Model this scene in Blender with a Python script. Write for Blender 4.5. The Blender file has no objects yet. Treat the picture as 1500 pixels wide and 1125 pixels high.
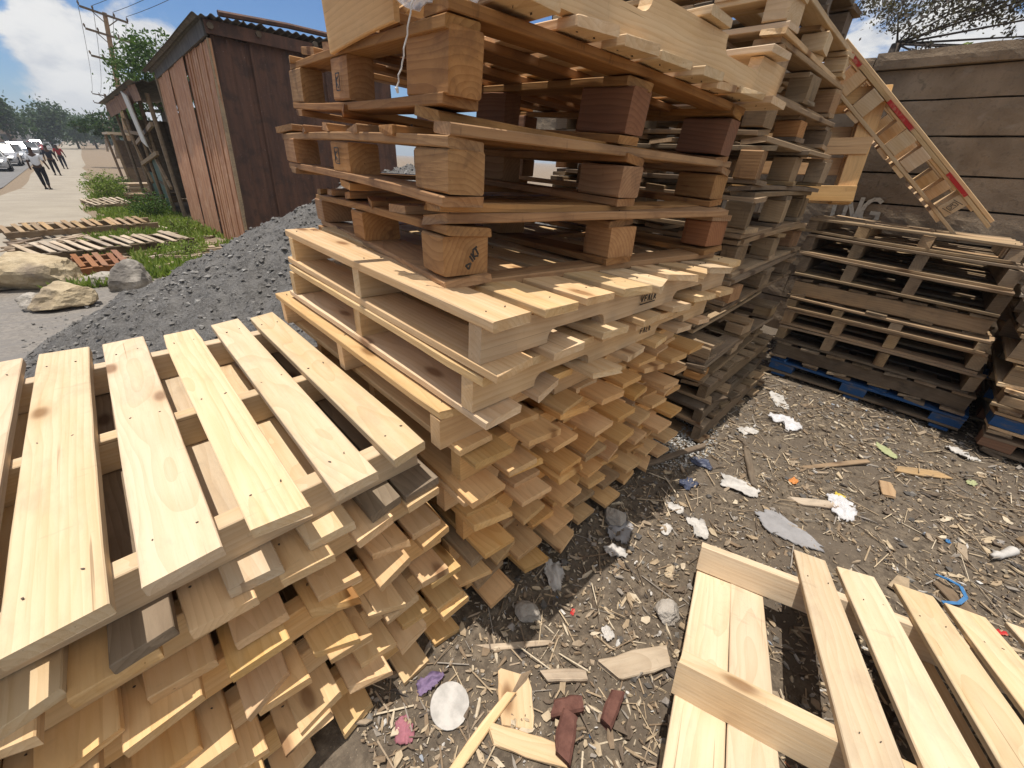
import bpy, bmesh, math, random
from mathutils import Vector, Matrix, Euler, noise as mnoise

# ------------------------------------------------------------------ camera, world, sun, exposure
S = bpy.context.scene
COL = S.collection
H0 = 1.35                                  # camera height over the yard
RIGHT = Vector((0.71835737, -0.69413591, 0.04623875))
DOWN = Vector((-0.31836293, -0.38711426, -0.86532514))
FWD = Vector((0.61855293, 0.60689199, -0.49907352))
cd = bpy.data.cameras.new('camera')
cam = bpy.data.objects.new('camera', cd); COL.objects.link(cam)
cam.matrix_world = Matrix((
    (RIGHT.x, -DOWN.x, -FWD.x, 0), (RIGHT.y, -DOWN.y, -FWD.y, 0), (RIGHT.z, -DOWN.z, -FWD.z, H0), (0, 0, 0, 1)))
cd.sensor_width = 36; cd.lens = 568.3 / 1500 * 36
cd.clip_start = 0.02; cd.clip_end = 4000
S.camera = cam
SUN = Vector((-0.05, 0.09, 1.0)).normalized()
SKY_STRENGTH = 0.092
SUN_STRENGTH = 4.7
EXPOSURE = 0.05
sl = bpy.data.lights.new('sun', 'SUN'); sl.energy = SUN_STRENGTH; sl.angle = math.radians(0.5); sl.color = (1, 0.94, 0.86)
so = bpy.data.objects.new('sun', sl); COL.objects.link(so); so.location = (0, 0, 30)
so.rotation_euler = SUN.to_track_quat('Z', 'Y').to_euler()
S.view_settings.view_transform = 'Standard'; S.view_settings.look = 'None'
S.view_settings.exposure = EXPOSURE; S.view_settings.gamma = 1.0


class NT:
    """small helper round a node tree"""
    def __init__(s, tree):
        s.t = tree; s.t.nodes.clear()

    def n(s, typ, ins=None, **props):
        nd = s.t.nodes.new(typ)
        for k, v in props.items():
            setattr(nd, k, v)
        for k, v in (ins or {}).items():
            sk = nd.inputs[k]
            if hasattr(v, 'is_output'):
                s.t.links.new(v, sk)
            else:
                sk.default_value = v
        return nd

    def math(s, op, a, b=0.0, clamp=False):
        return s.n('ShaderNodeMath', {0: a, 1: b}, operation=op, use_clamp=clamp).outputs[0]

    def vmath(s, op, a, b=(0, 0, 0)):
        return s.n('ShaderNodeVectorMath', {0: a, 1: b}, operation=op).outputs[0]

    def ramp(s, fac, stops, interp='LINEAR'):
        r = s.n('ShaderNodeValToRGB', {0: fac})
        r.color_ramp.interpolation = interp
        el = r.color_ramp.elements
        while len(el) < len(stops):
            el.new(0.5)
        for e, (p, c) in zip(el, stops):
            e.position = p; e.color = (*c, 1) if len(c) == 3 else c
        return r.outputs[0]

    def mix(s, fac, a, b, blend='MIX'):
        m = s.n('ShaderNodeMix', {0: fac}, data_type='RGBA', blend_type=blend)
        for i, v in ((6, a), (7, b)):
            if hasattr(v, 'is_output'):
                s.t.links.new(v, m.inputs[i])
            else:
                m.inputs[i].default_value = (*v, 1) if len(v) == 3 else v
        return m.outputs[2]

    def noise(s, vec, scale, detail=4, rough=0.55, dist=0.0):
        return s.n('ShaderNodeTexNoise', {'Vector': vec, 'Scale': scale, 'Detail': detail, 'Roughness': rough, 'Distortion': dist}).outputs[0]

    def smooth(s, v, a, b):
        return s.n('ShaderNodeMapRange', {0: v, 1: a, 2: b, 3: 0.0, 4: 1.0}, interpolation_type='SMOOTHSTEP').outputs[0]


def build_world():
    w = bpy.data.worlds.new('World'); S.world = w; w.use_nodes = True
    n = NT(w.node_tree)
    sky = n.n('ShaderNodeTexSky', sky_type='NISHITA', sun_disc=False)
    sky.sun_elevation = math.asin(SUN.z); sky.sun_rotation = math.atan2(SUN.x, SUN.y)
    sky.air_density = 1.0; sky.dust_density = 0.3; sky.ozone_density = 2.2
    tc = n.n('ShaderNodeTexCoord').outputs['Generated']
    sep = n.n('ShaderNodeSeparateXYZ', {0: tc})
    x, y, z = sep.outputs
    # cumulus over the road, thin bright cloud over the wall, unseen cloud added overhead to neutralise the ambient
    def bump(c, k):
        c = Vector(c).normalized()
        dt = n.n('ShaderNodeVectorMath', {0: tc, 1: tuple(c)}, operation='DOT_PRODUCT').outputs['Value']
        return n.math('POWER', n.math('MAXIMUM', dt, 0.0), k)
    d = n.noise(n.n('ShaderNodeMapping', {'Vector': tc, 'Scale': (1, 1, 1.7), 'Location': (0.31, 0.12, 0.07)}).outputs[0], 8.5, 10, 0.56, 0.35)
    for c, k, a in (((0.03, 0.99, 0.10), 260, 0.20), ((0.085, 0.99, 0.055), 260, 0.16), ((0.16, 0.97, 0.15), 420, 0.14), ((0.98, 0.05, 0.18), 10, 0.13), ((0.0, -0.5, 1.0), 1.4, 0.32),
                    ((0.36, 0.90, 0.24), 160, -0.24), ((0.08, 0.98, 0.20), 700, -0.20), ((-0.035, 0.99, 0.085), 2500, -0.16), ((-0.05, 0.98, 0.165), 900, -0.2), ((0.62, 0.62, 0.45), 14, -0.12)):
        d = n.math('ADD', d, n.math('MULTIPLY', bump(c, k), a))
    m = n.smooth(d, 0.55, 0.68)
    d2 = n.noise(n.n('ShaderNodeMapping', {'Vector': tc, 'Scale': (1, 1, 2.0), 'Location': (0.3, 0.1, 0.2)}).outputs[0], 20.0, 6, 0.55)
    shade = n.smooth(n.math('ADD', n.math('MULTIPLY', d2, 0.6), n.math('MULTIPLY', d, 0.45)), 0.42, 0.72)
    cloud = n.mix(shade, (6.2, 6.4, 6.8), (9.9, 9.7, 9.3))
    hz = n.smooth(z, 0.07, -0.02)
    skyc = n.mix(1.0, sky.outputs[0], (0.50, 0.78, 1.10), 'MULTIPLY')
    col = n.mix(n.math('MULTIPLY', m, 0.95), skyc, cloud)
    col = n.mix(n.math('MULTIPLY', hz, 0.42), col, (3.6, 3.9, 4.3))
    bg = n.n('ShaderNodeBackground', {0: col, 1: SKY_STRENGTH})
    n.t.links.new(bg.outputs[0], n.n('ShaderNodeOutputWorld').inputs[0])


build_world()

# ------------------------------------------------------------------ materials
def new_mat(name):
    m = bpy.data.materials.new(name); m.use_nodes = True
    return m, NT(m.node_tree)


def finish(n, color, rough=0.75, bump=None, bstr=0.3, bdist=0.005, spec=0.3, **kw):
    ins = {'Base Color': color if hasattr(color, 'is_output') else (*color, 1), 'Roughness': rough, 'Specular IOR Level': spec}
    if bump is not None:
        ins['Normal'] = n.n('ShaderNodeBump', {'Height': bump, 'Strength': bstr, 'Distance': bdist}).outputs[0]
    ins.update(kw)
    b = n.n('ShaderNodeBsdfPrincipled', ins)
    n.t.links.new(b.outputs[0], n.n('ShaderNodeOutputMaterial').inputs[0])


def wood(name, light, dark, tint=(0.8, 0.62, 0.42), grime=0.25, grime_col=(0.16, 0.12, 0.085), knots=0.7, ring=0.5, vary=0.22, dust=0.0):
    m, n = new_mat(name)
    oi = n.n('ShaderNodeObjectInfo').outputs['Random']
    oc = n.n('ShaderNodeTexCoord').outputs['Object']
    off = n.n('ShaderNodeCombineXYZ', {0: n.math('MULTIPLY', oi, 37.0), 1: n.math('MULTIPLY', oi, 91.0), 2: n.math('MULTIPLY', oi, 53.0)}).outputs[0]
    p = n.vmath('ADD', oc, off)
    st = n.vmath('MULTIPLY', p, (2.2, 30, 30))
    fine = n.noise(n.vmath('MULTIPLY', p, (5, 150, 150)), 1.0, 4, 0.65)
    streak = n.noise(st, 1.0, 5, 0.6, 0.4)
    # growth rings round a pith that wanders along the board
    wob = n.noise(n.vmath('MULTIPLY', p, (1.6, 5, 5)), 1.0, 2, 0.5)
    sx = n.n('ShaderNodeSeparateXYZ', {0: oc})
    cy = n.math('MULTIPLY', n.math('SUBTRACT', n.math('FRACT', n.math('MULTIPLY', oi, 17.3)), 0.5), 0.16)
    cz = n.math('ADD', n.math('MULTIPLY', n.math('FRACT', n.math('MULTIPLY', oi, 7.7)), 0.10), 0.03)
    ry = n.math('ADD', n.math('SUBTRACT', sx.outputs[1], cy), n.math('MULTIPLY', n.math('SUBTRACT', wob, 0.5), 0.06))
    rz = n.math('ADD', n.math('ADD', sx.outputs[2], cz), n.math('MULTIPLY', n.math('SUBTRACT', wob, 0.5), 0.10))
    r = n.math('SQRT', n.math('ADD', n.math('MULTIPLY', ry, ry), n.math('MULTIPLY', rz, rz)))
    rg = n.math('FRACT', n.math('MULTIPLY', r, 85.0))
    rg = n.math('POWER', rg, 2.2)
    # knots
    kv = n.n('ShaderNodeTexVoronoi', {'Vector': n.vmath('MULTIPLY', p, (3.4, 8.0, 8.0)), 'Scale': 1.0, 'Randomness': 1.0}, feature='F1', voronoi_dimensions='2D')
    kd = n.math('ADD', kv.outputs['Distance'], n.math('MULTIPLY', n.math('SUBTRACT', streak, 0.5), 0.12))
    ksel = n.math('GREATER_THAN', n.n('ShaderNodeSeparateXYZ', {0: kv.outputs['Color']}).outputs[0], 1.0 - knots * 0.35)
    kn = n.math('MULTIPLY', n.smooth(kd, 0.17, 0.06), ksel)
    khalo = n.math('MULTIPLY', n.smooth(kd, 0.34, 0.12), ksel)
    base = n.mix(n.math('MULTIPLY', n.smooth(streak, 0.36, 0.7), 0.75), light, tint)
    base = n.mix(n.math('MULTIPLY', rg, ring), base, dark)
    base = n.mix(n.math('MULTIPLY', n.smooth(fine, 0.5, 0.8), 0.35), base, dark)
    base = n.mix(n.math('MULTIPLY', khalo, 0.35), base, dark)
    base = n.mix(n.math('MULTIPLY', kn, 0.8), base, (dark[0] * 0.45, dark[1] * 0.36, dark[2] * 0.3))
    g = n.noise(n.vmath('MULTIPLY', p, (3.0, 7, 7)), 1.0, 6, 0.68, 0.6)
    g2 = n.noise(n.vmath('MULTIPLY', p, (11, 26, 26)), 1.0, 4, 0.7)
    gm = n.math('MULTIPLY', n.smooth(n.math('ADD', n.math('MULTIPLY', g, 0.7), n.math('MULTIPLY', g2, 0.3)), 0.47, 0.66), grime)
    base = n.mix(gm, base, grime_col)
    sc = n.math('MULTIPLY', n.smooth(n.noise(n.vmath('MULTIPLY', p, (34, 9, 9)), 1.0, 3, 0.6), 0.66, 0.72), grime * 0.7)
    base = n.mix(sc, base, grime_col)
    ck = n.noise(n.vmath('MULTIPLY', p, (1.7, 120, 120)), 1.0, 2, 0.5, 0.3)
    base = n.mix(n.math('MULTIPLY', n.smooth(ck, 0.72, 0.76), 0.6), base, (dark[0] * 0.4, dark[1] * 0.36, dark[2] * 0.32))
    if dust > 0:
        dm = n.math('MULTIPLY', n.smooth(n.noise(p, 9.0, 5, 0.7), 0.4, 0.72), dust)
        base = n.mix(dm, base, (0.27, 0.215, 0.155))
    v = n.math('ADD', n.math('MULTIPLY', n.math('FRACT', n.math('MULTIPLY', oi, 131.7)), vary), 1.0 - vary * 0.62)
    hs = n.n('ShaderNodeHueSaturation', {'Hue': n.math('ADD', 0.496, n.math('MULTIPLY', n.math('FRACT', n.math('MULTIPLY', oi, 57.1)), 0.008)),
                                         'Saturation': n.math('ADD', 0.90, n.math('MULTIPLY', n.math('FRACT', n.math('MULTIPLY', oi, 211.0)), 0.2)),
                                         'Value': v, 'Color': base}).outputs[0]
    bh = n.math('ADD', n.math('MULTIPLY', fine, 0.6), n.math('ADD', n.math('MULTIPLY', streak, 0.5), n.math('MULTIPLY', g2, 0.35)))
    finish(n, hs, 0.72, bh, 0.42, 0.0035, 0.22)
    return m


MAT = {}
MAT['fresh'] = wood('fresh_pine', (0.66, 0.525, 0.355), (0.46, 0.295, 0.15), (0.62, 0.45, 0.27), 0.32, (0.36, 0.27, 0.19), knots=0.9, ring=0.30)
MAT['pale'] = wood('pale_pine', (0.69, 0.51, 0.31), (0.46, 0.27, 0.12), (0.62, 0.41, 0.21), 0.28, (0.34, 0.24, 0.15), knots=0.7, ring=0.32, vary=0.28)
MAT['amber'] = wood('amber_pine', (0.69, 0.44, 0.205), (0.44, 0.225, 0.08), (0.62, 0.36, 0.145), 0.25, (0.33, 0.21, 0.11), knots=0.7, ring=0.30, vary=0.32)
MAT['honey'] = wood('honey_pine', (0.72, 0.49, 0.255), (0.47, 0.26, 0.10), (0.65, 0.405, 0.18), 0.22, (0.36, 0.24, 0.13), knots=0.7, ring=0.30, vary=0.28)
MAT['stained'] = wood('stained_plank', (0.27, 0.21, 0.15), (0.14, 0.10, 0.065), (0.22, 0.165, 0.115), 0.6, ring=0.5)
MAT['brown'] = wood('brown_fir', (0.42, 0.235, 0.105), (0.20, 0.095, 0.04), (0.33, 0.17, 0.072), 0.6, (0.14, 0.075, 0.04), ring=0.5, vary=0.36)
MAT['redbrown'] = wood('red_brown_fir', (0.30, 0.145, 0.075), (0.15, 0.065, 0.033), (0.25, 0.115, 0.06), 0.35, ring=0.5, vary=0.3)
MAT['grey'] = wood('weathered_wood', (0.29, 0.205, 0.125), (0.13, 0.083, 0.048), (0.215, 0.148, 0.088), 0.65, (0.08, 0.06, 0.042), ring=0.4, vary=0.45, dust=0.35)
MAT['greytan'] = wood('weathered_tan', (0.43, 0.30, 0.175), (0.22, 0.13, 0.068), (0.34, 0.225, 0.12), 0.5, (0.12, 0.095, 0.07), ring=0.4, vary=0.4, dust=0.15)
MAT['dark'] = wood('dark_old_wood', (0.15, 0.108, 0.07), (0.07, 0.048, 0.033), (0.11, 0.078, 0.052), 0.6, (0.04, 0.034, 0.028), ring=0.4, vary=0.4, dust=0.3)
MAT['bleached'] = wood('sun_bleached_wood', (0.52, 0.43, 0.32), (0.28, 0.2, 0.13), (0.42, 0.33, 0.235), 0.45, (0.17, 0.13, 0.1), ring=0.35, vary=0.35)


def painted(name, col, wear=0.35, under=(0.33, 0.24, 0.15), rough=0.55):
    m, n = new_mat(name)
    oc = n.n('ShaderNodeTexCoord').outputs['Object']
    a = n.noise(n.vmath('MULTIPLY', oc, (3, 14, 14)), 2.0, 6, 0.7)
    c = n.mix(n.math('MULTIPLY', n.smooth(a, 0.52, 0.64), wear), col, under)
    b = n.noise(oc, 20.0, 4, 0.7)
    c = n.mix(n.math('MULTIPLY', n.smooth(b, 0.5, 0.8), 0.35), c, (col[0] * 0.4, col[1] * 0.4, col[2] * 0.4))
    finish(n, c, rough, a, 0.3, 0.003)
    return m


MAT['blue'] = painted('blue_paint_on_wood', (0.018, 0.075, 0.20), 0.6, (0.17, 0.14, 0.10))
MAT['red'] = painted('red_paint_on_wood', (0.45, 0.025, 0.025), 0.4, (0.55, 0.4, 0.24))
MAT['nail'] = painted('rusty_nail', (0.09, 0.065, 0.05), 0.2)
MAT['ink'] = painted('black_ink', (0.03, 0.027, 0.025), 0.3, (0.2, 0.14, 0.09))


def speckle(name, c1, c2, scale=20.0, rough=0.9, bstr=0.5, c3=None, dist=0.01):
    m, n = new_mat(name)
    p = n.n('ShaderNodeNewGeometry').outputs['Position']
    a = n.noise(p, scale, 7, 0.65)
    c = n.mix(n.smooth(a, 0.32, 0.68), c1, c2)
    if c3:
        c = n.mix(n.smooth(n.noise(p, scale * 0.23, 4, 0.6), 0.5, 0.68), c, c3)
    finish(n, c, rough, a, bstr, dist, 0.2)
    return m


def island(name, stops, rough=0.85, extra=18.0, bump=0.4, spec=0.25, stretch=None):
    m, n = new_mat(name)
    g = n.n('ShaderNodeNewGeometry')
    c = n.ramp(g.outputs['Random Per Island'], stops, 'CONSTANT')
    a = n.noise(g.outputs['Position'], extra, 5, 0.65)
    c = n.mix(n.math('MULTIPLY', n.smooth(a, 0.35, 0.7), 0.5), c, n.mix(1.0, c, (0.5, 0.47, 0.43), 'MULTIPLY'))
    finish(n, c, rough, a, bump, 0.004, spec)
    return m


def plain(name, col, rough=0.6, spec=0.3, nscale=30, namt=0.25, **kw):
    m, n = new_mat(name)
    oc = n.n('ShaderNodeTexCoord').outputs['Object']
    a = n.noise(oc, nscale, 4, 0.6)
    c = n.mix(n.math('MULTIPLY', n.smooth(a, 0.35, 0.75), namt), col, (col[0] * 0.55, col[1] * 0.55, col[2] * 0.55))
    finish(n, c, rough, a, 0.2, 0.003, spec, **kw)
    return m


# ------------------------------------------------------------------ object helpers
def tag(o, label=None, cat=None, group=None, kind=None):
    if label: o['label'] = label
    if cat: o['category'] = cat
    if group: o['group'] = group
    if kind: o['kind'] = kind
    return o


def empty(name, mat4, label, cat, group=None):
    o = bpy.data.objects.new(name, None); COL.objects.link(o)
    o.matrix_world = mat4; o.empty_display_size = 0.1
    return tag(o, label, cat, group)


def link(name, verts, faces, mats, parent=None, loc=(0, 0, 0), rot=(0, 0, 0), mi=None, smooth=False):
    me = bpy.data.meshes.new(name); me.from_pydata(verts, [], faces)
    if not isinstance(mats, (list, tuple)): mats = [mats]
    for m in mats: me.materials.append(m)
    if mi: me.polygons.foreach_set('material_index', mi)
    if smooth: me.polygons.foreach_set('use_smooth', [True] * len(me.polygons))
    me.update()
    o = bpy.data.objects.new(name, me); COL.objects.link(o)
    if parent: o.parent = parent
    o.location = loc; o.rotation_euler = rot
    return o


class MB:
    def __init__(s): s.v = []; s.f = []; s.mi = []

    def add(s, verts, faces, mi=0, M=None):
        b = len(s.v)
        s.v += [tuple(M @ Vector(v)) if M else tuple(v) for v in verts]
        s.f += [tuple(i + b for i in f) for f in faces]; s.mi += [mi] * len(faces)

    def box(s, x0, x1, y0, y1, z0, z1, mi=0, M=None):
        s.add([(x0, y0, z0), (x1, y0, z0), (x1, y1, z0), (x0, y1, z0), (x0, y0, z1), (x1, y0, z1), (x1, y1, z1), (x0, y1, z1)],
              [(3, 2, 1, 0), (4, 5, 6, 7), (0, 1, 5, 4), (1, 2, 6, 5), (2, 3, 7, 6), (3, 0, 4, 7)], mi, M)

    def tube(s, pts, r, n=6, mi=0, cap=True):
        pts = [Vector(p) for p in pts]; rs = r if isinstance(r, (list, tuple)) else [r] * len(pts)
        b = len(s.v)
        for i, p in enumerate(pts):
            d = (pts[min(i + 1, len(pts) - 1)] - pts[max(i - 1, 0)]).normalized()
            a = d.orthogonal().normalized(); c = d.cross(a)
            if i and abs(a.dot(pa)) < 0.99:
                a = (pa - d * pa.dot(d)).normalized(); c = d.cross(a)
            pa = a
            for k in range(n):
                t = 2 * math.pi * k / n
                s.v.append(tuple(p + (a * math.cos(t) + c * math.sin(t)) * rs[i]))
        for i in range(len(pts) - 1):
            for k in range(n):
                s.f.append((b + i * n + k, b + i * n + (k + 1) % n, b + (i + 1) * n + (k + 1) % n, b + (i + 1) * n + k)); s.mi.append(mi)
        if cap:
            s.f.append(tuple(b + k for k in reversed(range(n)))); s.mi.append(mi)
            e = b + (len(pts) - 1) * n
            s.f.append(tuple(e + k for k in range(n))); s.mi.append(mi)

    def beam(s, a, b, w, t, mi=0):
        a = Vector(a); b = Vector(b); d = (b - a); L = d.length; d.normalize()
        q = d.to_track_quat('X', 'Z').to_matrix().to_4x4(); q.translation = a
        s.box(0, L, -w / 2, w / 2, -t / 2, t / 2, mi, q)

    def make(s, name, mats, parent=None, loc=(0, 0, 0), rot=(0, 0, 0), smooth=False):
        return link(name, s.v, s.f, mats, parent, loc, rot, s.mi, smooth)


def nz(x, y, z=0.0): return mnoise.noise(Vector((x, y, z)))


# ------------------------------------------------------------------ boards, stringers, blocks
def board_geo(L, w, t, rng, nx=9, ch=0.0022, warp=0.004, edge=0.0016, rag=0.004):
    """a sawn board, length along x, centred; bowed, with softened arrises and uneven ends"""
    V = []; F = []
    hw, ht = w / 2, t / 2
    ring = [(-hw + ch, -ht), (hw - ch, -ht), (hw, -ht + ch), (hw, ht - ch), (hw - ch, ht), (-hw + ch, ht), (-hw, ht - ch), (-hw, -ht + ch)]
    bow = rng.uniform(-warp, warp); cup = rng.uniform(-warp, warp) * 0.25; tw = rng.uniform(-1, 1) * warp * 0.8; crook = rng.uniform(-1, 1) * warp * 0.7
    sk = [rng.uniform(-rag, rag) * 1.6 for _ in range(2)]
    ph = rng.uniform(0, 99)
    corner = [[rng.random() < 0.2 for _ in range(2)] for _ in range(2)]
    cl = [[rng.uniform(0.006, 0.02) for _ in range(2)] for _ in range(2)]
    for i in range(nx + 1):
        u = i / nx; x0 = (u - 0.5) * L
        k = 4 * (u - 0.5) ** 2
        for j, (y, z) in enumerate(ring):
            x = x0; yy = y
            if i in (0, nx):
                e = 0 if i == 0 else 1
                x += sk[e] * (y / hw) + rng.uniform(-rag, rag) * 0.45
                sd = 0 if y < 0 else 1
                if corner[e][sd] and abs(y) > hw * 0.6:
                    x += (cl[e][sd] if i == 0 else -cl[e][sd]); yy = y * (1 - 0.25 * cl[e][sd] / hw)
            yy += nz(u * 6 + ph, (1 if y > 0 else -1) * 3.3) * edge + crook * (k - 0.33)
            zz = z + bow * (k - 0.33) + cup * (2 * abs(y) / w) ** 2 + tw * (u - 0.5) * 2 * y / hw + nz(u * 5, ph, y * 20) * 0.0007
            V.append((x, yy, zz))
    m = 8
    for i in range(nx):
        for j in range(m):
            F.append((i * m + j, (i + 1) * m + j, (i + 1) * m + (j + 1) % m, i * m + (j + 1) % m))
    F.append(tuple(range(m)))
    F.append(tuple(nx * m + j for j in reversed(range(m))))
    return V, F


def board(name, parent, c, L, w, t, axis, mat, rng, nails=(), nail_up=True, **kw):
    """axis 'x' or 'y': direction of its length in the pallet's frame; nails = offsets along the length"""
    if 'rag' not in kw: kw['rag'] = rng.choice((0.003, 0.003, 0.004, 0.007, 0.013)) if mat not in ('fresh', 'nail') else 0.004
    if 'warp' not in kw and mat in ('grey', 'dark', 'greytan', 'brown', 'bleached'): kw['warp'] = 0.008
    V, F = board_geo(L, w, t, rng, **kw)
    mi = [0] * len(F)
    for a in nails:
        for s in (-1, 1):
            x = a + rng.uniform(-0.008, 0.008); y = s * w * rng.uniform(0.16, 0.32)
            if abs(x) > L / 2 - 0.01: continue
            b = len(V); r = rng.uniform(0.0018, 0.0031); zz = (t / 2 + 0.0022) * (1 if nail_up else -1)
            el = rng.uniform(0.6, 1.8); an = rng.uniform(0, 3)
            for k in range(6):
                th = k * math.pi / 3
                px = math.cos(th) * r * el; py = math.sin(th) * r / el
                V.append((x + px * math.cos(an) - py * math.sin(an), y + px * math.sin(an) + py * math.cos(an), zz))
            V.append((x, y, zz - 0.006 * (1 if nail_up else -1)))
            for k in range(6):
                F.append((b + k, b + (k + 1) % 6, b + 6))
            F.append(tuple(b + k for k in range(6))); mi += [1] * 7
    o = link(name, V, F, [MAT[mat], MAT['nail']], parent, c, (0, 0, math.pi / 2 if axis == 'y' else 0), mi)
    o.rotation_euler.rotate(Euler((rng.uniform(-1, 1) * 0.004, rng.uniform(-1, 1) * 0.003, rng.uniform(-1, 1) * 0.008)))
    return o


def notched(name, parent, c, L, h, t, mat, rng, up=False):
    """a stringer with two rounded fork notches, length along x, profile in xz"""
    pts = [(-L / 2, -h / 2)]
    d = h * 0.42; nw = min(0.23, L * 0.2)
    for cx in (-L * 0.25, L * 0.25):
        a, b = cx - nw / 2, cx + nw / 2; r = d * 0.75
        pts.append((a, -h / 2))
        pts.append((a, -h / 2 + d - r))
        for k in range(1, 5):
            th = math.pi - k * math.pi / 8
            pts.append((a + r + r * math.cos(th), -h / 2 + d - r + r * math.sin(th)))
        for k in range(4, 0, -1):
            th = k * math.pi / 8
            pts.append((b - r + r * math.cos(th), -h / 2 + d - r + r * math.sin(th)))
        pts.append((b, -h / 2 + d - r)); pts.append((b, -h / 2))
    pts += [(L / 2, -h / 2), (L / 2, h / 2), (-L / 2, h / 2)]
    if up: pts = [(x, -z) for x, z in reversed(pts)]
    n = len(pts); ph = rng.uniform(0, 50)
    V = [(x, -t / 2 + nz(x * 3, ph) * 0.002, z) for x, z in pts] + [(x, t / 2 + nz(x * 3, ph + 9) * 0.002, z) for x, z in pts]
    F = [tuple(range(n)), tuple(n + i for i in reversed(range(n)))]
    for i in range(n):
        F.append((i, n + i, n + (i + 1) % n, (i + 1) % n))
    return link(name, V, F, MAT[mat], parent, c, (rng.uniform(-1, 1) * 0.01, 0, rng.uniform(-1, 1) * 0.004))


def frame(corner, W, L, yaw=0, pitch=0, roll=0, axes=None):
    """matrix of a pallet whose base corner (u=v=z=0) stands at corner; its origin is the base centre"""
    if axes:
        X, Y, Z = [Vector(a).normalized() for a in axes]
        R = Matrix(((X.x, Y.x, Z.x), (X.y, Y.y, Z.y), (X.z, Y.z, Z.z)))
    else:
        R = (Matrix.Rotation(yaw, 3, 'Z') @ Matrix.Rotation(pitch, 3, 'Y') @ Matrix.Rotation(roll, 3, 'X'))
    o = Vector(corner) + R @ Vector((W / 2, L / 2, 0))
    M = R.to_4x4(); M.translation = o
    return M


def stringer_pallet(corner, W, L, label, group, mat='fresh', seed=0, yaw=0, pitch=0, roll=0, axes=None, H=0.135,
                    top=None, bottom=None, bw=0.108, sv=None, st=0.04, tt=0.019, jit=0.012, notch=False, over=0.0,
                    alt=0.0, altmat='stained', smat=None, nails=True, flip=False, skew=0.0, mats=None, botmats=None):
    """boards run along v (local y), stringers along u (local x)"""
    rng = random.Random(seed)
    M = frame(corner, W, L, yaw, pitch, roll, axes)
    if flip:                                   # turned over on its back
        M = M @ Matrix.Translation((0, 0, H)) @ Matrix.Rotation(math.pi, 4, 'X')
    e = empty('wooden_pallet', M, label, 'pallet', group)
    sh = H - 2 * tt
    if sv is None: sv = [0.05, L / 2, L - 0.05]
    if top is None:
        n = max(2, round(W / 0.148)); pit = (W - bw) / (n - 1)
        top = [bw / 2 + i * pit for i in range(n)]
    if bottom is None:
        n = max(2, round(W / 0.19)); pit = (W - bw) / (n - 1)
        bottom = [bw / 2 + i * pit for i in range(n)]
    nl = [v - L / 2 for v in sv] if nails else []
    for i, u in enumerate(top):
        wv = bw
        if isinstance(u, tuple): u, wv = u
        else: wv = bw * rng.uniform(0.92, 1.08); u += rng.uniform(-1, 1) * jit * 0.5
        m = altmat if rng.random() < alt else mat
        if mats and i in mats: m = mats[i]
        ll = L + over * 2 + rng.uniform(-1, 1) * jit
        board('deck_board', e, (u - W / 2, rng.uniform(-1, 1) * jit, tt + sh + tt / 2 + rng.uniform(0, 0.0015)), ll, wv, tt * rng.uniform(0.9, 1.08), 'y', m, rng, nl)
    for i, u in enumerate(bottom):
        wv = bw
        if isinstance(u, tuple): u, wv = u
        else: wv = bw * rng.uniform(0.9, 1.1); u += rng.uniform(-1, 1) * jit
        m = altmat if rng.random() < alt * 1.5 else mat
        if botmats and i in botmats: m = botmats[i]
        ll = L + over * 2 + rng.uniform(-1, 1) * jit * 1.5
        board('bottom_board', e, (u - W / 2, rng.uniform(-1, 1) * jit * 1.3, tt / 2), ll, wv, tt * 0.95, 'y', m, rng, nl if nails else (), nail_up=False)
    for v in sv:
        c = (rng.uniform(-1, 1) * 0.004, v - L / 2, tt + sh / 2)
        if notch:
            notched('stringer', e, c, W - 0.006, sh - 0.002, st, smat or mat, rng)
        else:
            board('stringer', e, c, W - 0.006, st, sh - 0.002, 'x', smat or mat, rng, warp=0.002)
    return e


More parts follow.
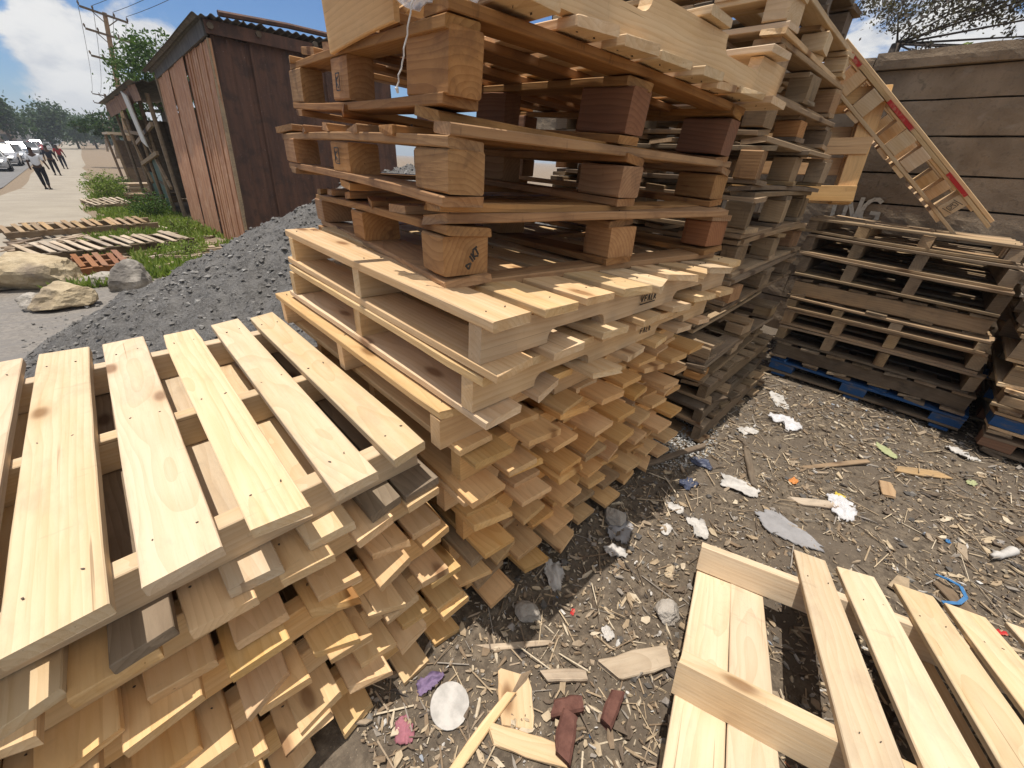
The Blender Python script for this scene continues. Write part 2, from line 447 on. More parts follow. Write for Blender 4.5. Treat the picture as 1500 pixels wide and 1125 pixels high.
def block_pallet(corner, W, L, label, group, mat='brown', seed=0, yaw=0, pitch=0, roll=0, axes=None, H=0.165, bx=0.09, by=0.14,
                 deck='x', ndeck=6, vpos=None, deckmat=None, blockmat=None, front_deck=True, t=0.018, jit=0.006, skip_deck=(), alt=0.0, altmat='greytan'):
    """nine blocks between boards; base boards along u under boards along v"""
    rng = random.Random(seed)
    M = frame(corner, W, L, yaw, pitch, roll, axes)
    e = empty('block_pallet', M, label, 'pallet', group)
    dm = deckmat or mat; bm = blockmat or mat
    pick = lambda m: altmat if rng.random() < alt else m
    h = H - 4 * t
    us = [bx / 2, W / 2, W - bx / 2]; vs = vpos or [by / 2, L / 2, L - by / 2]
    for v in vs:
        board('base_board', e, (rng.uniform(-1, 1) * jit, v - L / 2, t / 2), W, 0.09, t * 0.96, 'x', pick(dm), rng)
    for u in us:
        board('runner_board', e, (u - W / 2, rng.uniform(-1, 1) * jit, t * 1.5), L, bx, t * 0.96, 'y', pick(dm), rng)
        board('runner_board', e, (u - W / 2, rng.uniform(-1, 1) * jit, t * 2.5 + h), L, bx * 1.02, t * 0.96, 'y', pick(dm), rng)
    for iu, u in enumerate(us):
        for v in vs:
            o = board('block', e, (u - W / 2 + rng.uniform(-1, 1) * jit, v - L / 2 + rng.uniform(-1, 1) * jit, t * 2 + h / 2), by * rng.uniform(0.94, 1.05), bx * rng.uniform(0.95, 1.05), h - 0.001, 'y', bm if isinstance(bm, str) else bm[iu % len(bm)], rng, nx=4, ch=0.004, warp=0.001, rag=0.002)
            o.rotation_euler.z += rng.uniform(-1, 1) * 0.05
    pit = ((L if deck == 'x' else W) - 0.1) / (ndeck - 1)
    for i in range(ndeck):
        if i in skip_deck: continue
        if deck == 'y':
            board('deck_board', e, (0.05 + i * pit - W / 2, rng.uniform(-1, 1) * jit, t * 3.5 + h), L + rng.uniform(-1, 1) * jit, 0.10 * rng.uniform(0.93, 1.05), t, 'y', pick(dm), rng, [(v - L / 2) for v in vs])
            continue
        board('deck_board', e, (rng.uniform(-1, 1) * jit, 0.05 + i * pit - L / 2, t * 3.5 + h), W + rng.uniform(-1, 1) * jit, 0.10 * rng.uniform(0.93, 1.05), t, 'x', pick(dm), rng, [(u - W / 2) for u in us])
    return e


def W3(x, y, z): return (x, y, z + H0)


# ------------------------------------------------------------------ ground, path, road
def gbase(x, y):
    return -0.032 * max(0.0, min(y, 32.0) - 1.5) if y < 32 else -0.032 * 30.5 - 0.0008 * (y - 32)


def gheight(x, y):
    z = gbase(x, y)
    near = max(0.0, 1 - max(0, y - 6.0) / 4.0) * max(0.0, 1 - max(0, abs(x) - 7) / 4.0)
    if near > 0:
        z += near * (nz(x * 1.1, y * 1.1, 3) * 0.022 + nz(x * 4.3, y * 4.3, 7) * 0.010 + nz(x * 13, y * 13, 2) * 0.005 + nz(x * 31, y * 31, 5) * 0.0025) - 0.012 * near
    return z


def axis_pts(spans):
    out = []
    for a, b, st in spans:
        n = max(1, round((b - a) / st))
        out += [a + (b - a) * i / n for i in range(n)]
    out.append(spans[-1][1])
    return out


def sheet(name, xs, ys, hf, mat, cut=None):
    V = [(x, y, hf(x, y)) for y in ys for x in xs]
    nxx = len(xs); F = []
    for j in range(len(ys) - 1):
        for i in range(nxx - 1):
            if cut and not cut((xs[i] + xs[i + 1]) / 2, (ys[j] + ys[j + 1]) / 2): continue
            F.append((j * nxx + i, j * nxx + i + 1, (j + 1) * nxx + i + 1, (j + 1) * nxx + i))
    return link(name, V, F, mat, smooth=True)


def mat_ground():
    m, n = new_mat('yard_dirt')
    p = n.n('ShaderNodeNewGeometry').outputs['Position']
    s = n.n('ShaderNodeSeparateXYZ', {0: p})
    a = n.noise(p, 2.3, 6, 0.6); b = n.noise(p, 28, 7, 0.7); c = n.noise(p, 120, 4, 0.7)
    dirt = n.mix(n.smooth(b, 0.35, 0.7), (0.085, 0.067, 0.050), (0.21, 0.168, 0.122))
    dirt = n.mix(n.smooth(a, 0.42, 0.66), dirt, (0.125, 0.10, 0.076))
    dirt = n.mix(n.math('MULTIPLY', n.smooth(c, 0.60, 0.72), 0.65), dirt, (0.38, 0.31, 0.22))
    sand = n.mix(n.smooth(b, 0.3, 0.7), (0.165, 0.15, 0.135), (0.27, 0.245, 0.215))
    sand = n.mix(n.smooth(n.noise(n.vmath('MULTIPLY', p, (1.2, 6, 1)), 1.6, 5, 0.6), 0.45, 0.65), sand, (0.20, 0.185, 0.17))
    soil = n.mix(n.smooth(b, 0.3, 0.7), (0.16, 0.12, 0.08), (0.29, 0.225, 0.16))
    edge = n.math('ADD', s.outputs[1], n.math('MULTIPLY', n.math('SUBTRACT', a, 0.5), 1.6))
    col = n.mix(n.smooth(edge, 1.2, 2.0), dirt, sand)
    col = n.mix(n.smooth(edge, 6.4, 7.6), col, soil)
    h = n.math('ADD', n.math('MULTIPLY', b, 0.7), n.math('MULTIPLY', c, 0.4))
    finish(n, col, 0.93, h, 0.75, 0.014, 0.15)
    return m


xs = axis_pts([(-900, -60, 120), (-60, -12, 6), (-12, -2, 0.6), (-2, 0.2, 0.1), (0.2, 4.5, 0.028), (4.5, 9, 0.5), (9, 60, 6), (60, 900, 120)])
ys = axis_pts([(-900, -40, 120), (-40, -6, 4), (-6, -1.9, 0.3), (-1.9, 0.8, 0.028), (0.8, 3, 0.1), (3, 10, 0.2), (10, 40, 1.5), (40, 120, 8), (120, 1200, 120)])
tag(sheet('ground', xs, ys, gheight, mat_ground()), kind='structure')


def mat_path():
    m, n = new_mat('beige_dirt_path')
    p = n.n('ShaderNodeNewGeometry').outputs['Position']
    a = n.noise(p, 0.9, 6, 0.6); b = n.noise(p, 16, 6, 0.7)
    c = n.mix(n.smooth(a, 0.35, 0.7), (0.295, 0.26, 0.21), (0.35, 0.31, 0.25))
    c = n.mix(n.math('MULTIPLY', n.smooth(b, 0.45, 0.75), 0.5), c, (0.26, 0.21, 0.16))
    finish(n, c, 0.95, b, 0.4, 0.01, 0.1)
    return m


def path_edge(y):       # right border of the trodden path
    return -0.42 + 0.10 * math.sin(y * 0.55) + 0.05 * math.sin(y * 1.7) + (0.012 * (y - 10) if y > 10 else 0.0) - max(0, 8.2 - y) * 0.35


def path_left(y): return -2.55 - 0.10 * math.sin(y * 0.31) - (8 if y < 14 else max(0, 8 - (y - 14) * 0.8))


ys2 = axis_pts([(7.0, 16, 0.25), (16, 60, 1.0), (60, 300, 20)])
V = []; F = []
for j, y in enumerate(ys2):
    xl, xr = path_left(y), path_edge(y)
    for k in range(9):
        x = xl + (xr - xl) * k / 8
        V.append((x, y, max(gheight(x, y), gbase(x, y)) + 0.006 + 0.012 * math.sin(math.pi * k / 8)))
for j in range(len(ys2) - 1):
    for k in range(8):
        F.append((j * 9 + k, j * 9 + k + 1, (j + 1) * 9 + k + 1, (j + 1) * 9 + k))
tag(link('path', V, F, mat_path(), smooth=True), kind='structure')
RX0, RX1 = -12.5, -3.1
m_road = speckle('worn_asphalt', (0.15, 0.145, 0.14), (0.21, 0.2, 0.19), 6.0, 0.9, 0.25)
V = []; F = []
ys3 = axis_pts([(-30, 60, 3), (60, 900, 60)])
for y in ys3:
    for x in (RX0, (RX0 + RX1) / 2, RX1):
        V.append((x, y, gbase(x, y) + 0.02))
for j in range(len(ys3) - 1):
    for k in range(2):
        F.append((j * 3 + k, j * 3 + k + 1, (j + 1) * 3 + k + 1, (j + 1) * 3 + k))
tag(link('road', V, F, m_road), kind='structure')

# ------------------------------------------------------------------ nearest stack
G_NEAR = 'new pallets in the low nearest stack'
ORD = ['topmost', 'second', 'third', 'fourth', 'fifth', 'sixth', 'seventh', 'eighth', 'ninth', 'tenth', 'eleventh', 'twelfth', 'thirteenth', 'fourteenth']
XL, XR = -0.74, 0.405
WN = XR - XL
tops = [(0.352, 0.098), (0.214, 0.098), (0.063, 0.104), (-0.090, 0.110), (-0.241, 0.116), (-0.384, 0.114), (-0.532, 0.114), (-0.68, 0.114)]
HN = 0.146
near_y = [0.665, 0.648, 0.622, 0.60, 0.575]
for i in range(5):
    zt = -0.62 - i * HN
    du = (0, 0.012, 0.03, 0.035, 0.05)[i]
    tp = [(u - XL, w) for u, w in tops]
    bt = [(0.37 - XL, 0.10), (0.27 - XL, 0.09), (0.135 - XL, 0.105), (-0.01 - XL, 0.1), (-0.178 - XL, 0.088), (-0.33 - XL, 0.1), (-0.46 - XL, 0.1), (-0.62 - XL, 0.1)]
    if i:
        rb_ = random.Random(40 + i); sh_ = (0, 0.045, -0.03, 0.05, -0.04)[i]
        bt = [(min(max(u - XL + sh_ + rb_.uniform(-0.018, 0.018), 0.05), WN - 0.05), w * rb_.uniform(0.85, 1.0)) for u, w in tops]
    lab = 'fresh pale pallet with wide gapped boards lying uncovered on top of the low nearest stack' if i == 0 else \
        'fresh pale pallet, %s from the top of the low nearest stack' % ORD[i] if i < 4 else 'fresh pale pallet at the bottom of the low nearest stack, on the dirt'
    stringer_pallet(W3(XL + du, near_y[i], zt - HN), WN, 1.2, lab, G_NEAR, 'fresh' if i < 1 else 'honey', 11 + i, yaw=(0, 0.004, -0.008, 0.006, -0.004)[i],
                    H=HN, top=tp, bottom=bt, sv=[0.10, 0.585, 1.075], st=0.042, tt=0.0255, jit=(0.006 if i == 0 else 0.012), alt=0.0 if i else 0,
                    botmats={0: 'stained', 1: 'stained', 4: 'stained'} if i == 0 else {}, notch=False)

# ------------------------------------------------------------------ main stack: pale pallets below
G_MAIN = 'pale pallets in the tall middle stack'
HM = 0.133
main = [  # x, y, top z, yaw, pitch
    (0.448, 0.500, -0.262, -0.010, 0.030, 0.125), (0.448, 0.520, -0.389, 0.002, 0.032, 0.125), (0.412, 0.600, -0.520, 0.004, 0.022, 0.131),
    (0.465, 0.545, -0.654, -0.01, 0.012, HM), (0.440, 0.590, -0.788, 0.012, 0.006, HM), (0.48, 0.560, -0.922, -0.006, 0.0, HM),
    (0.46, 0.600, -1.056, 0.006, -0.004, HM), (0.49, 0.565, -1.19, -0.012, -0.006, HM)]
PM = {}
for i, (x, y, zt, yaw, pit, h) in enumerate(main):
    wm = 1.28 + (0.02 if i > 3 else 0)
    lab = ['pale pallet directly under the brown pallets in the tall middle stack', 'pale pallet second below the brown pallets of the tall middle stack',
           'pale pallet third below the brown ones, its long edge beside the nearest stack'] + ['pale pallet %s below the brown ones in the tall middle stack' % ORD[k] for k in (3, 4, 5, 6)] + \
          ['pale pallet at the very bottom of the tall middle stack']
    PM[i] = stringer_pallet(W3(x, y, zt - h), wm, 1.2, lab[i], G_MAIN, 'pale' if i < 2 else 'honey' if i == 2 else 'amber', 60 + i, yaw, pit, 0.0, H=h, bw=0.115 if i < 2 else 0.122, jit=0.012 if i < 2 else 0.02, top=None if i < 2 else [(0.061 + q * (wm - 0.122) / 7, 0.122) for q in range(8)], bottom=None if i < 2 else [(min(0.061 + q * (wm - 0.122) / 7 + (0, 0, 0.04, -0.03, 0.05, 0.02, -0.04, 0.03)[i] + random.Random(i * 9 + q).uniform(-0.015, 0.015), wm - 0.06), 0.112) for q in range(8)],
                    sv=[0.06, 0.60, 1.14] if i < 3 else [0.11, 0.60, 1.09], st=0.04, tt=0.0215, notch=True, alt=0.04 if i < 3 else 0.08, altmat='greytan')

# brown block pallets on top of them
G_BROWN = 'brown block pallets in the tall middle stack'
def brown(o, yaw, pitch, roll, W, L, h, bx, by, lab, seed, **kw):
    R = Matrix.Rotation(yaw, 3, 'Z') @ Matrix.Rotation(pitch, 3, 'Y') @ Matrix.Rotation(roll, 3, 'X')
    t = 0.021
    c = Vector(W3(*o)) - R @ Vector((0, 0, 2 * t))
    return block_pallet(c, W, L, lab, G_BROWN, 'brown', seed, yaw, pitch, roll, H=h + 4 * t, bx=bx, by=by, t=t, **kw)
B1 = brown((0.515, 0.731, -0.239), -0.151, 0.007, -0.026, 1.179, 1.25, 0.088, 0.115, 0.125, 'lowest brown block pallet, resting on pale pallets, stamped corner block', 91, blockmat=('brown', 'brown', 'redbrown'))
B2 = brown((0.508, 0.700, -0.066), -0.075, 0.022, 0.018, 1.19, 1.2, 0.08, 0.085, 0.15, 'middle one of the three brown block pallets in the tall middle stack', 92, blockmat=('brown', 'brown', 'brown'))
B3 = brown((0.537, 0.749, 0.102), -0.123, 0.050, 0.045, 1.131, 1.243, 0.104, 0.077, 0.173, 'uppermost brown block pallet, with big square blocks, string hanging beside it', 93, blockmat=('brown', 'redbrown', 'redbrown'))

# pale pallet upside down on the very top
T1 = stringer_pallet(W3(0.64, 0.668, 0.248), 1.15, 1.15, 'pale pallet lying upside down on top of the tall middle stack, notches upward', 'pale pallets in the tall middle stack', 'pale', 120, -0.12, 0.05, 0.03, H=0.135,
                     bottom=[(0.22, 0.1), (0.66, 0.12), (1.02, 0.13)], sv=[0.05, 0.575, 1.10], notch=True, tt=0.02, jit=0.02, flip=True, alt=0.0, bw=0.11)

# ------------------------------------------------------------------ dark stack behind
G_DARK = 'old weathered pallets in the dark tall stack'
ZD = [-1.35, -1.222, -1.112, -0.992, -0.867, -0.725, -0.585, -0.43, -0.251, -0.063, 0.123, 0.275, 0.45, 0.60, 0.77]
YD = [0.475, 0.49, 0.52, 0.55, 0.555, 0.66, 0.565, 0.585, 0.575, 0.60, 0.65, 0.68, 0.665, 0.69]
N_D = 14
names_d = {0: 'weathered pallet at the very bottom of the dark tall stack', 13: 'dark pallet topmost on the dark tall stack against the sky'}
for k in range(N_D):
    h = ZD[k + 1] - ZD[k] - 0.002
    rr = random.Random(300 + k)
    x = 2.0 + rr.uniform(-0.05, 0.05); y = YD[k]; yaw = rr.uniform(-0.03, 0.03)
    lab = names_d.get(k, 'weathered pallet, %s up from the ground in the dark tall stack' % ORD[k])
    c = W3(x, y, ZD[k])
    if k in (0, 1, 2):
        stringer_pallet(c, 1.12, 1.1, lab, G_DARK, 'grey' if k in (0, 2) else 'dark' if k == 1 else 'pale', 320 + k, yaw, H=h, sv=[0.03, 0.55, 1.07], st=0.045, bw=0.1, alt=0.2, altmat='greytan', jit=0.02, over=0.0)
    else:
        dm = {3: 'grey', 4: 'grey', 5: 'dark', 6: 'grey', 7: 'greytan', 8: 'grey', 9: 'grey', 10: 'grey', 11: 'greytan', 12: 'pale', 13: 'dark'}[k]
        if k == 11: lab = 'tan pallet with a stamped block, near the top of the dark tall stack'
        block_pallet(c, 1.12, 1.1, lab, G_DARK, dm, 320 + k, yaw, (0.0 if k < 8 else 0.01), H=h, bx=0.13, by=0.10, t=min(0.02, h * 0.16), alt=0.25, altmat='greytan',
                     blockmat=tuple(rr.sample(('greytan', 'brown', 'grey', 'grey', 'greytan'), 3)) if k < 12 else None, jit=0.015, skip_deck=(0, 2) if k in (4, 5) else ())

# ------------------------------------------------------------------ stack along the wall
G_WALL = 'old pallets in the stack along the stone wall'
ZR = [-1.35, -1.215, -1.09, -0.96, -0.835, -0.752, -0.628, -0.489, -0.362, -0.262]
for k in range(9):
    h = ZR[k + 1] - ZR[k] - 0.002
    zc = (ZR[k + 1] + ZR[k]) / 2
    rr = random.Random(400 + k)
    y1 = 0.62 + (zc + 0.3) * 0.11 + rr.uniform(-0.015, 0.015); y0 = -0.355 + (zc + 0.3) * 0.21 + rr.uniform(-0.02, 0.02)
    L = y1 - y0; x = 3.36 + rr.uniform(-0.02, 0.03); W = 1.0
    c = W3(x, y0, ZR[k]); yaw = rr.uniform(-0.012, 0.012)
    lab = 'old pallet, %s up from the blue one in the stack along the stone wall' % ORD[k]
    if k == 0:
        block_pallet(c, W, L, 'blue painted pallet at the bottom of the stack along the stone wall', G_WALL, 'blue', 410, yaw, H=h, bx=0.10, by=0.16, t=0.018, alt=0.18, altmat='grey')
    elif k in (1, 5):
        # turned a quarter: the long stringer shows
        stringer_pallet(W3(x + W, y0, ZR[k]), L, W, ('old pallet with a long dark side board, resting on the blue pallet by the wall' if k == 1 else 'old pallet showing a long pale side board, middle of the stack by the wall'),
                        G_WALL, 'grey', 410 + k, math.pi / 2 + yaw, H=h, sv=[0.5, 0.03, 0.97], st=0.04, tt=0.016, smat='dark' if k == 1 else 'greytan', jit=0.02)
    else:
        if k == 8: lab = 'old pallet uppermost in the stack along the wall, below the painted letters'
        mm = {2: 'dark', 3: 'greytan', 4: 'greytan', 6: 'grey', 7: 'grey', 8: 'greytan'}[k]
        stringer_pallet(c, W, L, lab, G_WALL, mm, 410 + k, yaw, (0.045 if k == 8 else 0.02 if k == 7 else 0), (0.03 if k > 5 else 0.0), H=h, sv=[0.025, L - 0.63 + 0.02, L - 0.30, L - 0.03] if k not in (2, 3) else [0.03, L - 0.62, L - 0.33, L - 0.03],
                        st=0.06, tt=0.017, alt=0.25, altmat='greytan', jit=0.008, bw=0.09, smat='greytan' if k in (2, 3) else None)

# stack at the right border
G_F = 'pallets in the stack at the right border'
ZF = [-1.35, -1.21, -1.07, -0.94, -0.81, -0.66, -0.50, -0.345]
for k in range(7):
    h = ZF[k + 1] - ZF[k] - 0.002; zc = (ZF[k] + ZF[k + 1]) / 2; rr = random.Random(500 + k)
    y1 = -0.43 + (zc + 0.4) * 0.26 + rr.uniform(-0.02, 0.02)
    lab = 'pallet %s from the ground in the stack at the right border' % ORD[k] if k else 'pallet with reddish blocks, bottom of the stack at the right border'
    c = W3(3.22 + rr.uniform(-0.03, 0.03), y1 - 1.0, ZF[k])
    if k == 1: lab = 'pallet with a blue painted block, low in the stack at the right border'
    if k in (3, 4):
        stringer_pallet(W3(3.22 + 1.0, y1 - 1.0, ZF[k]), 1.0, 1.0, lab, G_F, 'greytan', 510 + k, math.pi / 2, H=h, sv=[0.03, 0.5, 0.97], smat='greytan', alt=0.3, altmat='pale')
    else:
        block_pallet(c, 1.0, 1.0, lab, G_F, {0: 'grey', 1: 'greytan', 2: 'greytan', 5: 'greytan', 6: 'bleached'}[k], 510 + k, 0, H=h, bx=0.12, by=0.14, t=0.018,
                     blockmat={0: 'redbrown', 1: 'blue', 2: 'greytan', 5: 'bleached', 6: 'bleached'}[k], alt=0.2, altmat='pale')

# leaning pallet with red ends, and a second one upright behind it
vv = Vector((-0.357, 0.708, 0.616)).normalized()
ww = Vector((0.97, 0.13, 0.05)); ww = (ww - vv * ww.dot(vv)).normalized()
nn = ww.cross(vv).normalized()
pb = Vector(W3(3.80, -0.229, -0.185))
LP = block_pallet(pb - nn * 0.185, 0.75, 1.40, 'pale pallet with red painted edges leaning from the wall stack to the dark stack', 'leaning pallets', 'pale', 600, axes=(ww, vv, nn), H=0.185, bx=0.09, by=0.09, t=0.019, deck='y', ndeck=5, vpos=[0.23, 0.60, 0.74, 1.04, 1.19])
for v0, v1 in ((0.24, 0.42), (0.76, 0.98), (1.24, 1.395)):
    rm = MB(); rm.box(-0.75 / 2 - 0.003, -0.75 / 2 + 0.05, v0 - 0.70, v1 - 0.70, 0.1475, 0.1665)
    rm.make('red_edge_paint', MAT['red'], LP)
ll_ = Vector((0.16, 0.10, 1.0)).normalized(); aa = Vector((-0.35, 0.94, 0.0)); aa = (aa - ll_ * aa.dot(ll_)).normalized()
block_pallet(Vector(W3(3.42, 0.44, -0.13)), 0.80, 0.62, 'yellowish pallet standing on end behind the leaning red edged pallet', 'leaning pallets', 'amber', 610, axes=(aa, ll_, aa.cross(ll_)), H=0.13, bx=0.10, by=0.09, t=0.016, ndeck=4)

# ------------------------------------------------------------------ single pallet on the ground, lower right
d1 = Vector((-0.93, -0.226, 0.289)).normalized(); d2 = Vector((0.261, -0.962, 0.086)); d2 = (d2 - d1 * d2.dot(d1)).normalized()
nS = d2.cross(-d1).normalized()
p1 = Vector(W3(1.216, 0.153, -1.19))
LS, WS, HS = 1.36, 1.12, 0.136
# local v runs away from the camera; far board ends lie 0.14 beyond the far stringer
corner = p1 + (-d1) * (0.145 - LS) - d2 * 0.012 - nS * (HS - 0.019)
stringer_pallet(corner, WS, LS, 'fresh pallet missing its first top boards, lying alone tilted on the littered ground', None, 'fresh', 700,
                axes=(d2, -d1, nS), H=HS, top=[(0.352, 0.098), (0.483, 0.104), (0.624, 0.10), (0.748, 0.098), (0.885, 0.1), (1.02, 0.1)],
                bottom=[(0.065, 0.112), (0.172, 0.10), (0.6, 0.1), (1.04, 0.1)], sv=[LS - 0.145 - 0.02, LS - 0.145 - 0.58, 0.09], st=0.04, tt=0.019, jit=0.01)
# timber block that props its near end
pr = corner + d2 * 0.5 + (-d1) * 0.12
mb = MB(); hgt = pr.z - 0.012
mb.box(-0.45, 0.45, -0.06, 0.06, 0, hgt)
tag(mb.make('timber_prop', MAT['greytan'], None, (pr.x, pr.y, 0.0), (0, 0, math.atan2(d2.y, d2.x))), 'stout timber propping up the near end of the tilted single pallet', 'timber')

# ------------------------------------------------------------------ stone wall behind the stacks
def mat_wall():
    m, n = new_mat('sooty_quarry_stone')
    p = n.n('ShaderNodeNewGeometry').outputs['Position']
    a = n.noise(p, 3.0, 6, 0.65); b = n.noise(p, 24, 7, 0.7)
    isl = n.n('ShaderNodeNewGeometry').outputs['Random Per Island']
    c = n.mix(n.smooth(a, 0.35, 0.68), (0.20, 0.147, 0.098), (0.33, 0.25, 0.17))
    c = n.mix(n.math('MULTIPLY', n.smooth(b, 0.5, 0.72), 0.55), c, (0.075, 0.06, 0.045))
    c = n.mix(n.math('MULTIPLY', n.smooth(n.noise(p, 5.5, 3, 0.5), 0.62, 0.7), 0.5), c, (0.31, 0.26, 0.2))
    c = n.n('ShaderNodeHueSaturation', {'Value': n.math('ADD', 0.85, n.math('MULTIPLY', isl, 0.3)), 'Color': c}).outputs[0]
    finish(n, c, 0.92, n.math('ADD', n.math('MULTIPLY', a, 0.5), b), 0.7, 0.02, 0.15)
    return m


MAT['wall'] = mat_wall()
wall = empty('stone_wall', Matrix.Translation((4.57, 0, 0)), 'sooty wall of long stone courses behind the stacked pallets, painted letters', 'wall')
rw = random.Random(5)


def rough_block(mb, x0, x1, y0, y1, z0, z1, ny, nz_, amp, seed):
    """a hewn stone: rough front face towards -x"""
    b = len(mb.v)
    for j in range(nz_ + 1):
        for i in range(ny + 1):
            y = y0 + (y1 - y0) * i / ny; z = z0 + (z1 - z0) * j / nz_
            edge = min(min(i, ny - i) / 2.0, min(j, nz_ - j) / 2.0, 1.0)
            mb.v.append((x0 - amp * (0.4 * edge + edge * (nz(y * 5 + seed, z * 8) + 0.6 * nz(y * 16, z * 16 + seed))), y + (nz(z * 9, seed) * 0.008 if i in (0, ny) else 0), z + (nz(y * 6, seed + 4) * 0.007 if j in (0, nz_) else 0)))
    for j in range(nz_):
        for i in range(ny):
            q = b + j * (ny + 1) + i
            mb.f.append((q, q + ny + 1, q + ny + 2, q + 1)); mb.mi.append(0)
    mb.box(x0 + 0.004, x1, y0, y1, z0, z1)


courses = [-0.02, 0.30, 0.52, 0.74, 0.96, 1.184, 1.400, 1.644, 1.869, 2.06]
for k in range(len(courses) - 1):
    mb = MB(); y = -3.6 - rw.uniform(0, 0.4); z0, z1 = courses[k], courses[k + 1]
    while y < 3.2:
        l = rw.uniform(1.8, 3.6)
        rough_block(mb, rw.uniform(-0.003, 0.006), 0.2, y, y + l - 0.004, z0 + 0.007, z1 - 0.006, max(4, int(l * 22)), 7, 0.006, rw.uniform(0, 90))
        y += l
    mb.make('stone_course', MAT['wall'], wall)
mb = MB(); mb.box(0.05, 0.19, -3.9, 3.2, 0, 2.05); mb.make('mortar_core', speckle('dark_mortar', (0.03, 0.026, 0.022), (0.07, 0.06, 0.05), 30), wall)
mb = MB(); y = -3.8
while y < 3.2:
    l = rw.uniform(0.45, 0.9)
    rough_block(mb, -0.05, 0.25, y, y + l - 0.005, 2.063, 2.063 + 0.085 + rw.uniform(-0.012, 0.015), max(4, int(l * 24)), 4, 0.012, rw.uniform(0, 90)); y += l
mb.make('coping', MAT['wall'], wall)
# hand painted letters "ING"
strokes = [[(0.68, 0.93), (0.70, 1.11)],
           [(0.605, 0.93), (0.615, 1.11)], [(0.615, 1.11), (0.52, 0.93)], [(0.52, 0.93), (0.525, 1.11)],
           [(0.355 + 0.062 * math.cos(math.radians(t)), 1.02 + 0.092 * math.sin(math.radians(t))) for t in range(-45, -320, -25)]]
strokes[4] = [(0.435 - 0.062 * math.cos(math.radians(t)), 1.02 + 0.092 * math.sin(math.radians(t))) for t in range(55, 331, 25)] + [(0.385, 1.01), (0.43, 1.01)]
def brush(mb, pts, w, x):
    P = [Vector((x, a, b)) for a, b in pts]
    for i in range(len(P) - 1):
        d = (P[i + 1] - P[i]).normalized(); s = Vector((0, -d.z, d.y)) * w / 2; e = d * w * 0.3
        a, b = P[i] - e, P[i + 1] + e
        th = Vector((0.004, 0, 0)); o = Vector((-0.0006 * i, 0, 0))
        q = [a - s + o, a + s + o, b + s + o, b - s + o]
        mb.add(q + [v + th for v in q], [(0, 1, 2, 3), (7, 6, 5, 4), (0, 4, 5, 1), (1, 5, 6, 2), (2, 6, 7, 3), (3, 7, 4, 0)])
m_let = painted('faded_white_paint', (0.50, 0.45, 0.37), 0.55, (0.17, 0.135, 0.10), 0.9)
for nm, idx in (('painted_letter_i', (0,)), ('painted_letter_n', (1, 2, 3)), ('painted_letter_g', (4,))):
    mb = MB()
    for q, i in enumerate(idx): brush(mb, [(a, b + 0.10) for a, b in strokes[i]], 0.028, -0.0135 - 0.0008 * q)
    mb.make('painted_letter', m_let, wall)

# ------------------------------------------------------------------ gravel heap
m_grav, n = new_mat('dark_grey_quarry_dust')
p = n.n('ShaderNodeNewGeometry').outputs['Position']
a = n.noise(p, 9, 6, 0.65); b = n.noise(p, 70, 5, 0.7)
c = n.mix(n.smooth(a, 0.35, 0.7), (0.135, 0.127, 0.118), (0.23, 0.218, 0.203))
c = n.mix(n.smooth(b, 0.45, 0.7), c, (0.25, 0.24, 0.23))
c = n.mix(n.smooth(n.noise(p, 22, 4, 0.6), 0.55, 0.7), c, (0.05, 0.049, 0.048))
finish(n, c, 0.95, n.math('ADD', a, b), 1.0, 0.03, 0.15)
HCX, HCY, HHM, HRX, HRY, HSS = 2.53, 4.09, 1.31, 2.9, 2.16, 0.156


def heap_h(x, y):
    d = math.sqrt(((x - HCX) / HRX) ** 2 + ((y - HCY) / HRY) ** 2 + HSS * HSS) - HSS
    b = HHM * (1 - d)
    if b <= -0.25: return -0.25
    k = min(1.0, max(0.0, b / 0.12))
    return b + k * (nz(x * 2.2, y * 2.2, 1) * 0.06 + nz(x * 6, y * 6, 2) * 0.045 + nz(x * 15, y * 15, 3) * 0.026 + abs(nz(x * 26, y * 26, 4)) * 0.022)


def heap_z(x, y): return gheight(x, y) + heap_h(x, y)


hx = axis_pts([(-0.9, 3.2, 0.028), (3.2, 5.4, 0.1)]); hy = axis_pts([(1.9, 6.4, 0.033)])
hp = sheet('gravel_heap', hx, hy, heap_z, m_grav, cut=lambda x, y: heap_h(x, y) > -0.05)
tag(hp, 'heap of dark grey gravel in front of the rusty tin shed', 'gravel heap')
rg = random.Random(77)
mb = MB()


def lump(mb, c, r, rng, mi=0, sq=0.7):
    """small rough stone: a jittered octahedron split once"""
    v = [Vector(q) for q in ((1, 0, 0), (-1, 0, 0), (0, 1, 0), (0, -1, 0), (0, 0, 1), (0, 0, -1))]
    v = [q * rng.uniform(0.65, 1.2) for q in v]
    f = [(0, 2, 4), (2, 1, 4), (1, 3, 4), (3, 0, 4), (2, 0, 5), (1, 2, 5), (3, 1, 5), (0, 3, 5)]
    R = Euler((rng.uniform(0, 6), rng.uniform(0, 6), rng.uniform(0, 6))).to_matrix()
    v = [Vector(((R @ q).x * r, (R @ q).y * r, (R @ q).z * r * sq)) + Vector(c) for q in v]
    mb.add(v, f, mi)


for _ in range(16000):
    x = rg.uniform(-0.8, 3.0); y = rg.uniform(2.0, 6.2)
    if heap_h(x, y) < (0.01 if rg.random() < 0.75 else -0.2): continue
    r = 0.0035 + 0.026 * rg.random() ** 8
    lump(mb, (x, y, max(heap_z(x, y), gheight(x, y)) + r * 0.25), r, rg)
tag(mb.make('gravel_lumps', island('gravel_lump', [(0, (0.14, 0.133, 0.125)), (0.4, (0.20, 0.19, 0.178)), (0.75, (0.27, 0.26, 0.245))], 0.95)), kind='stuff')

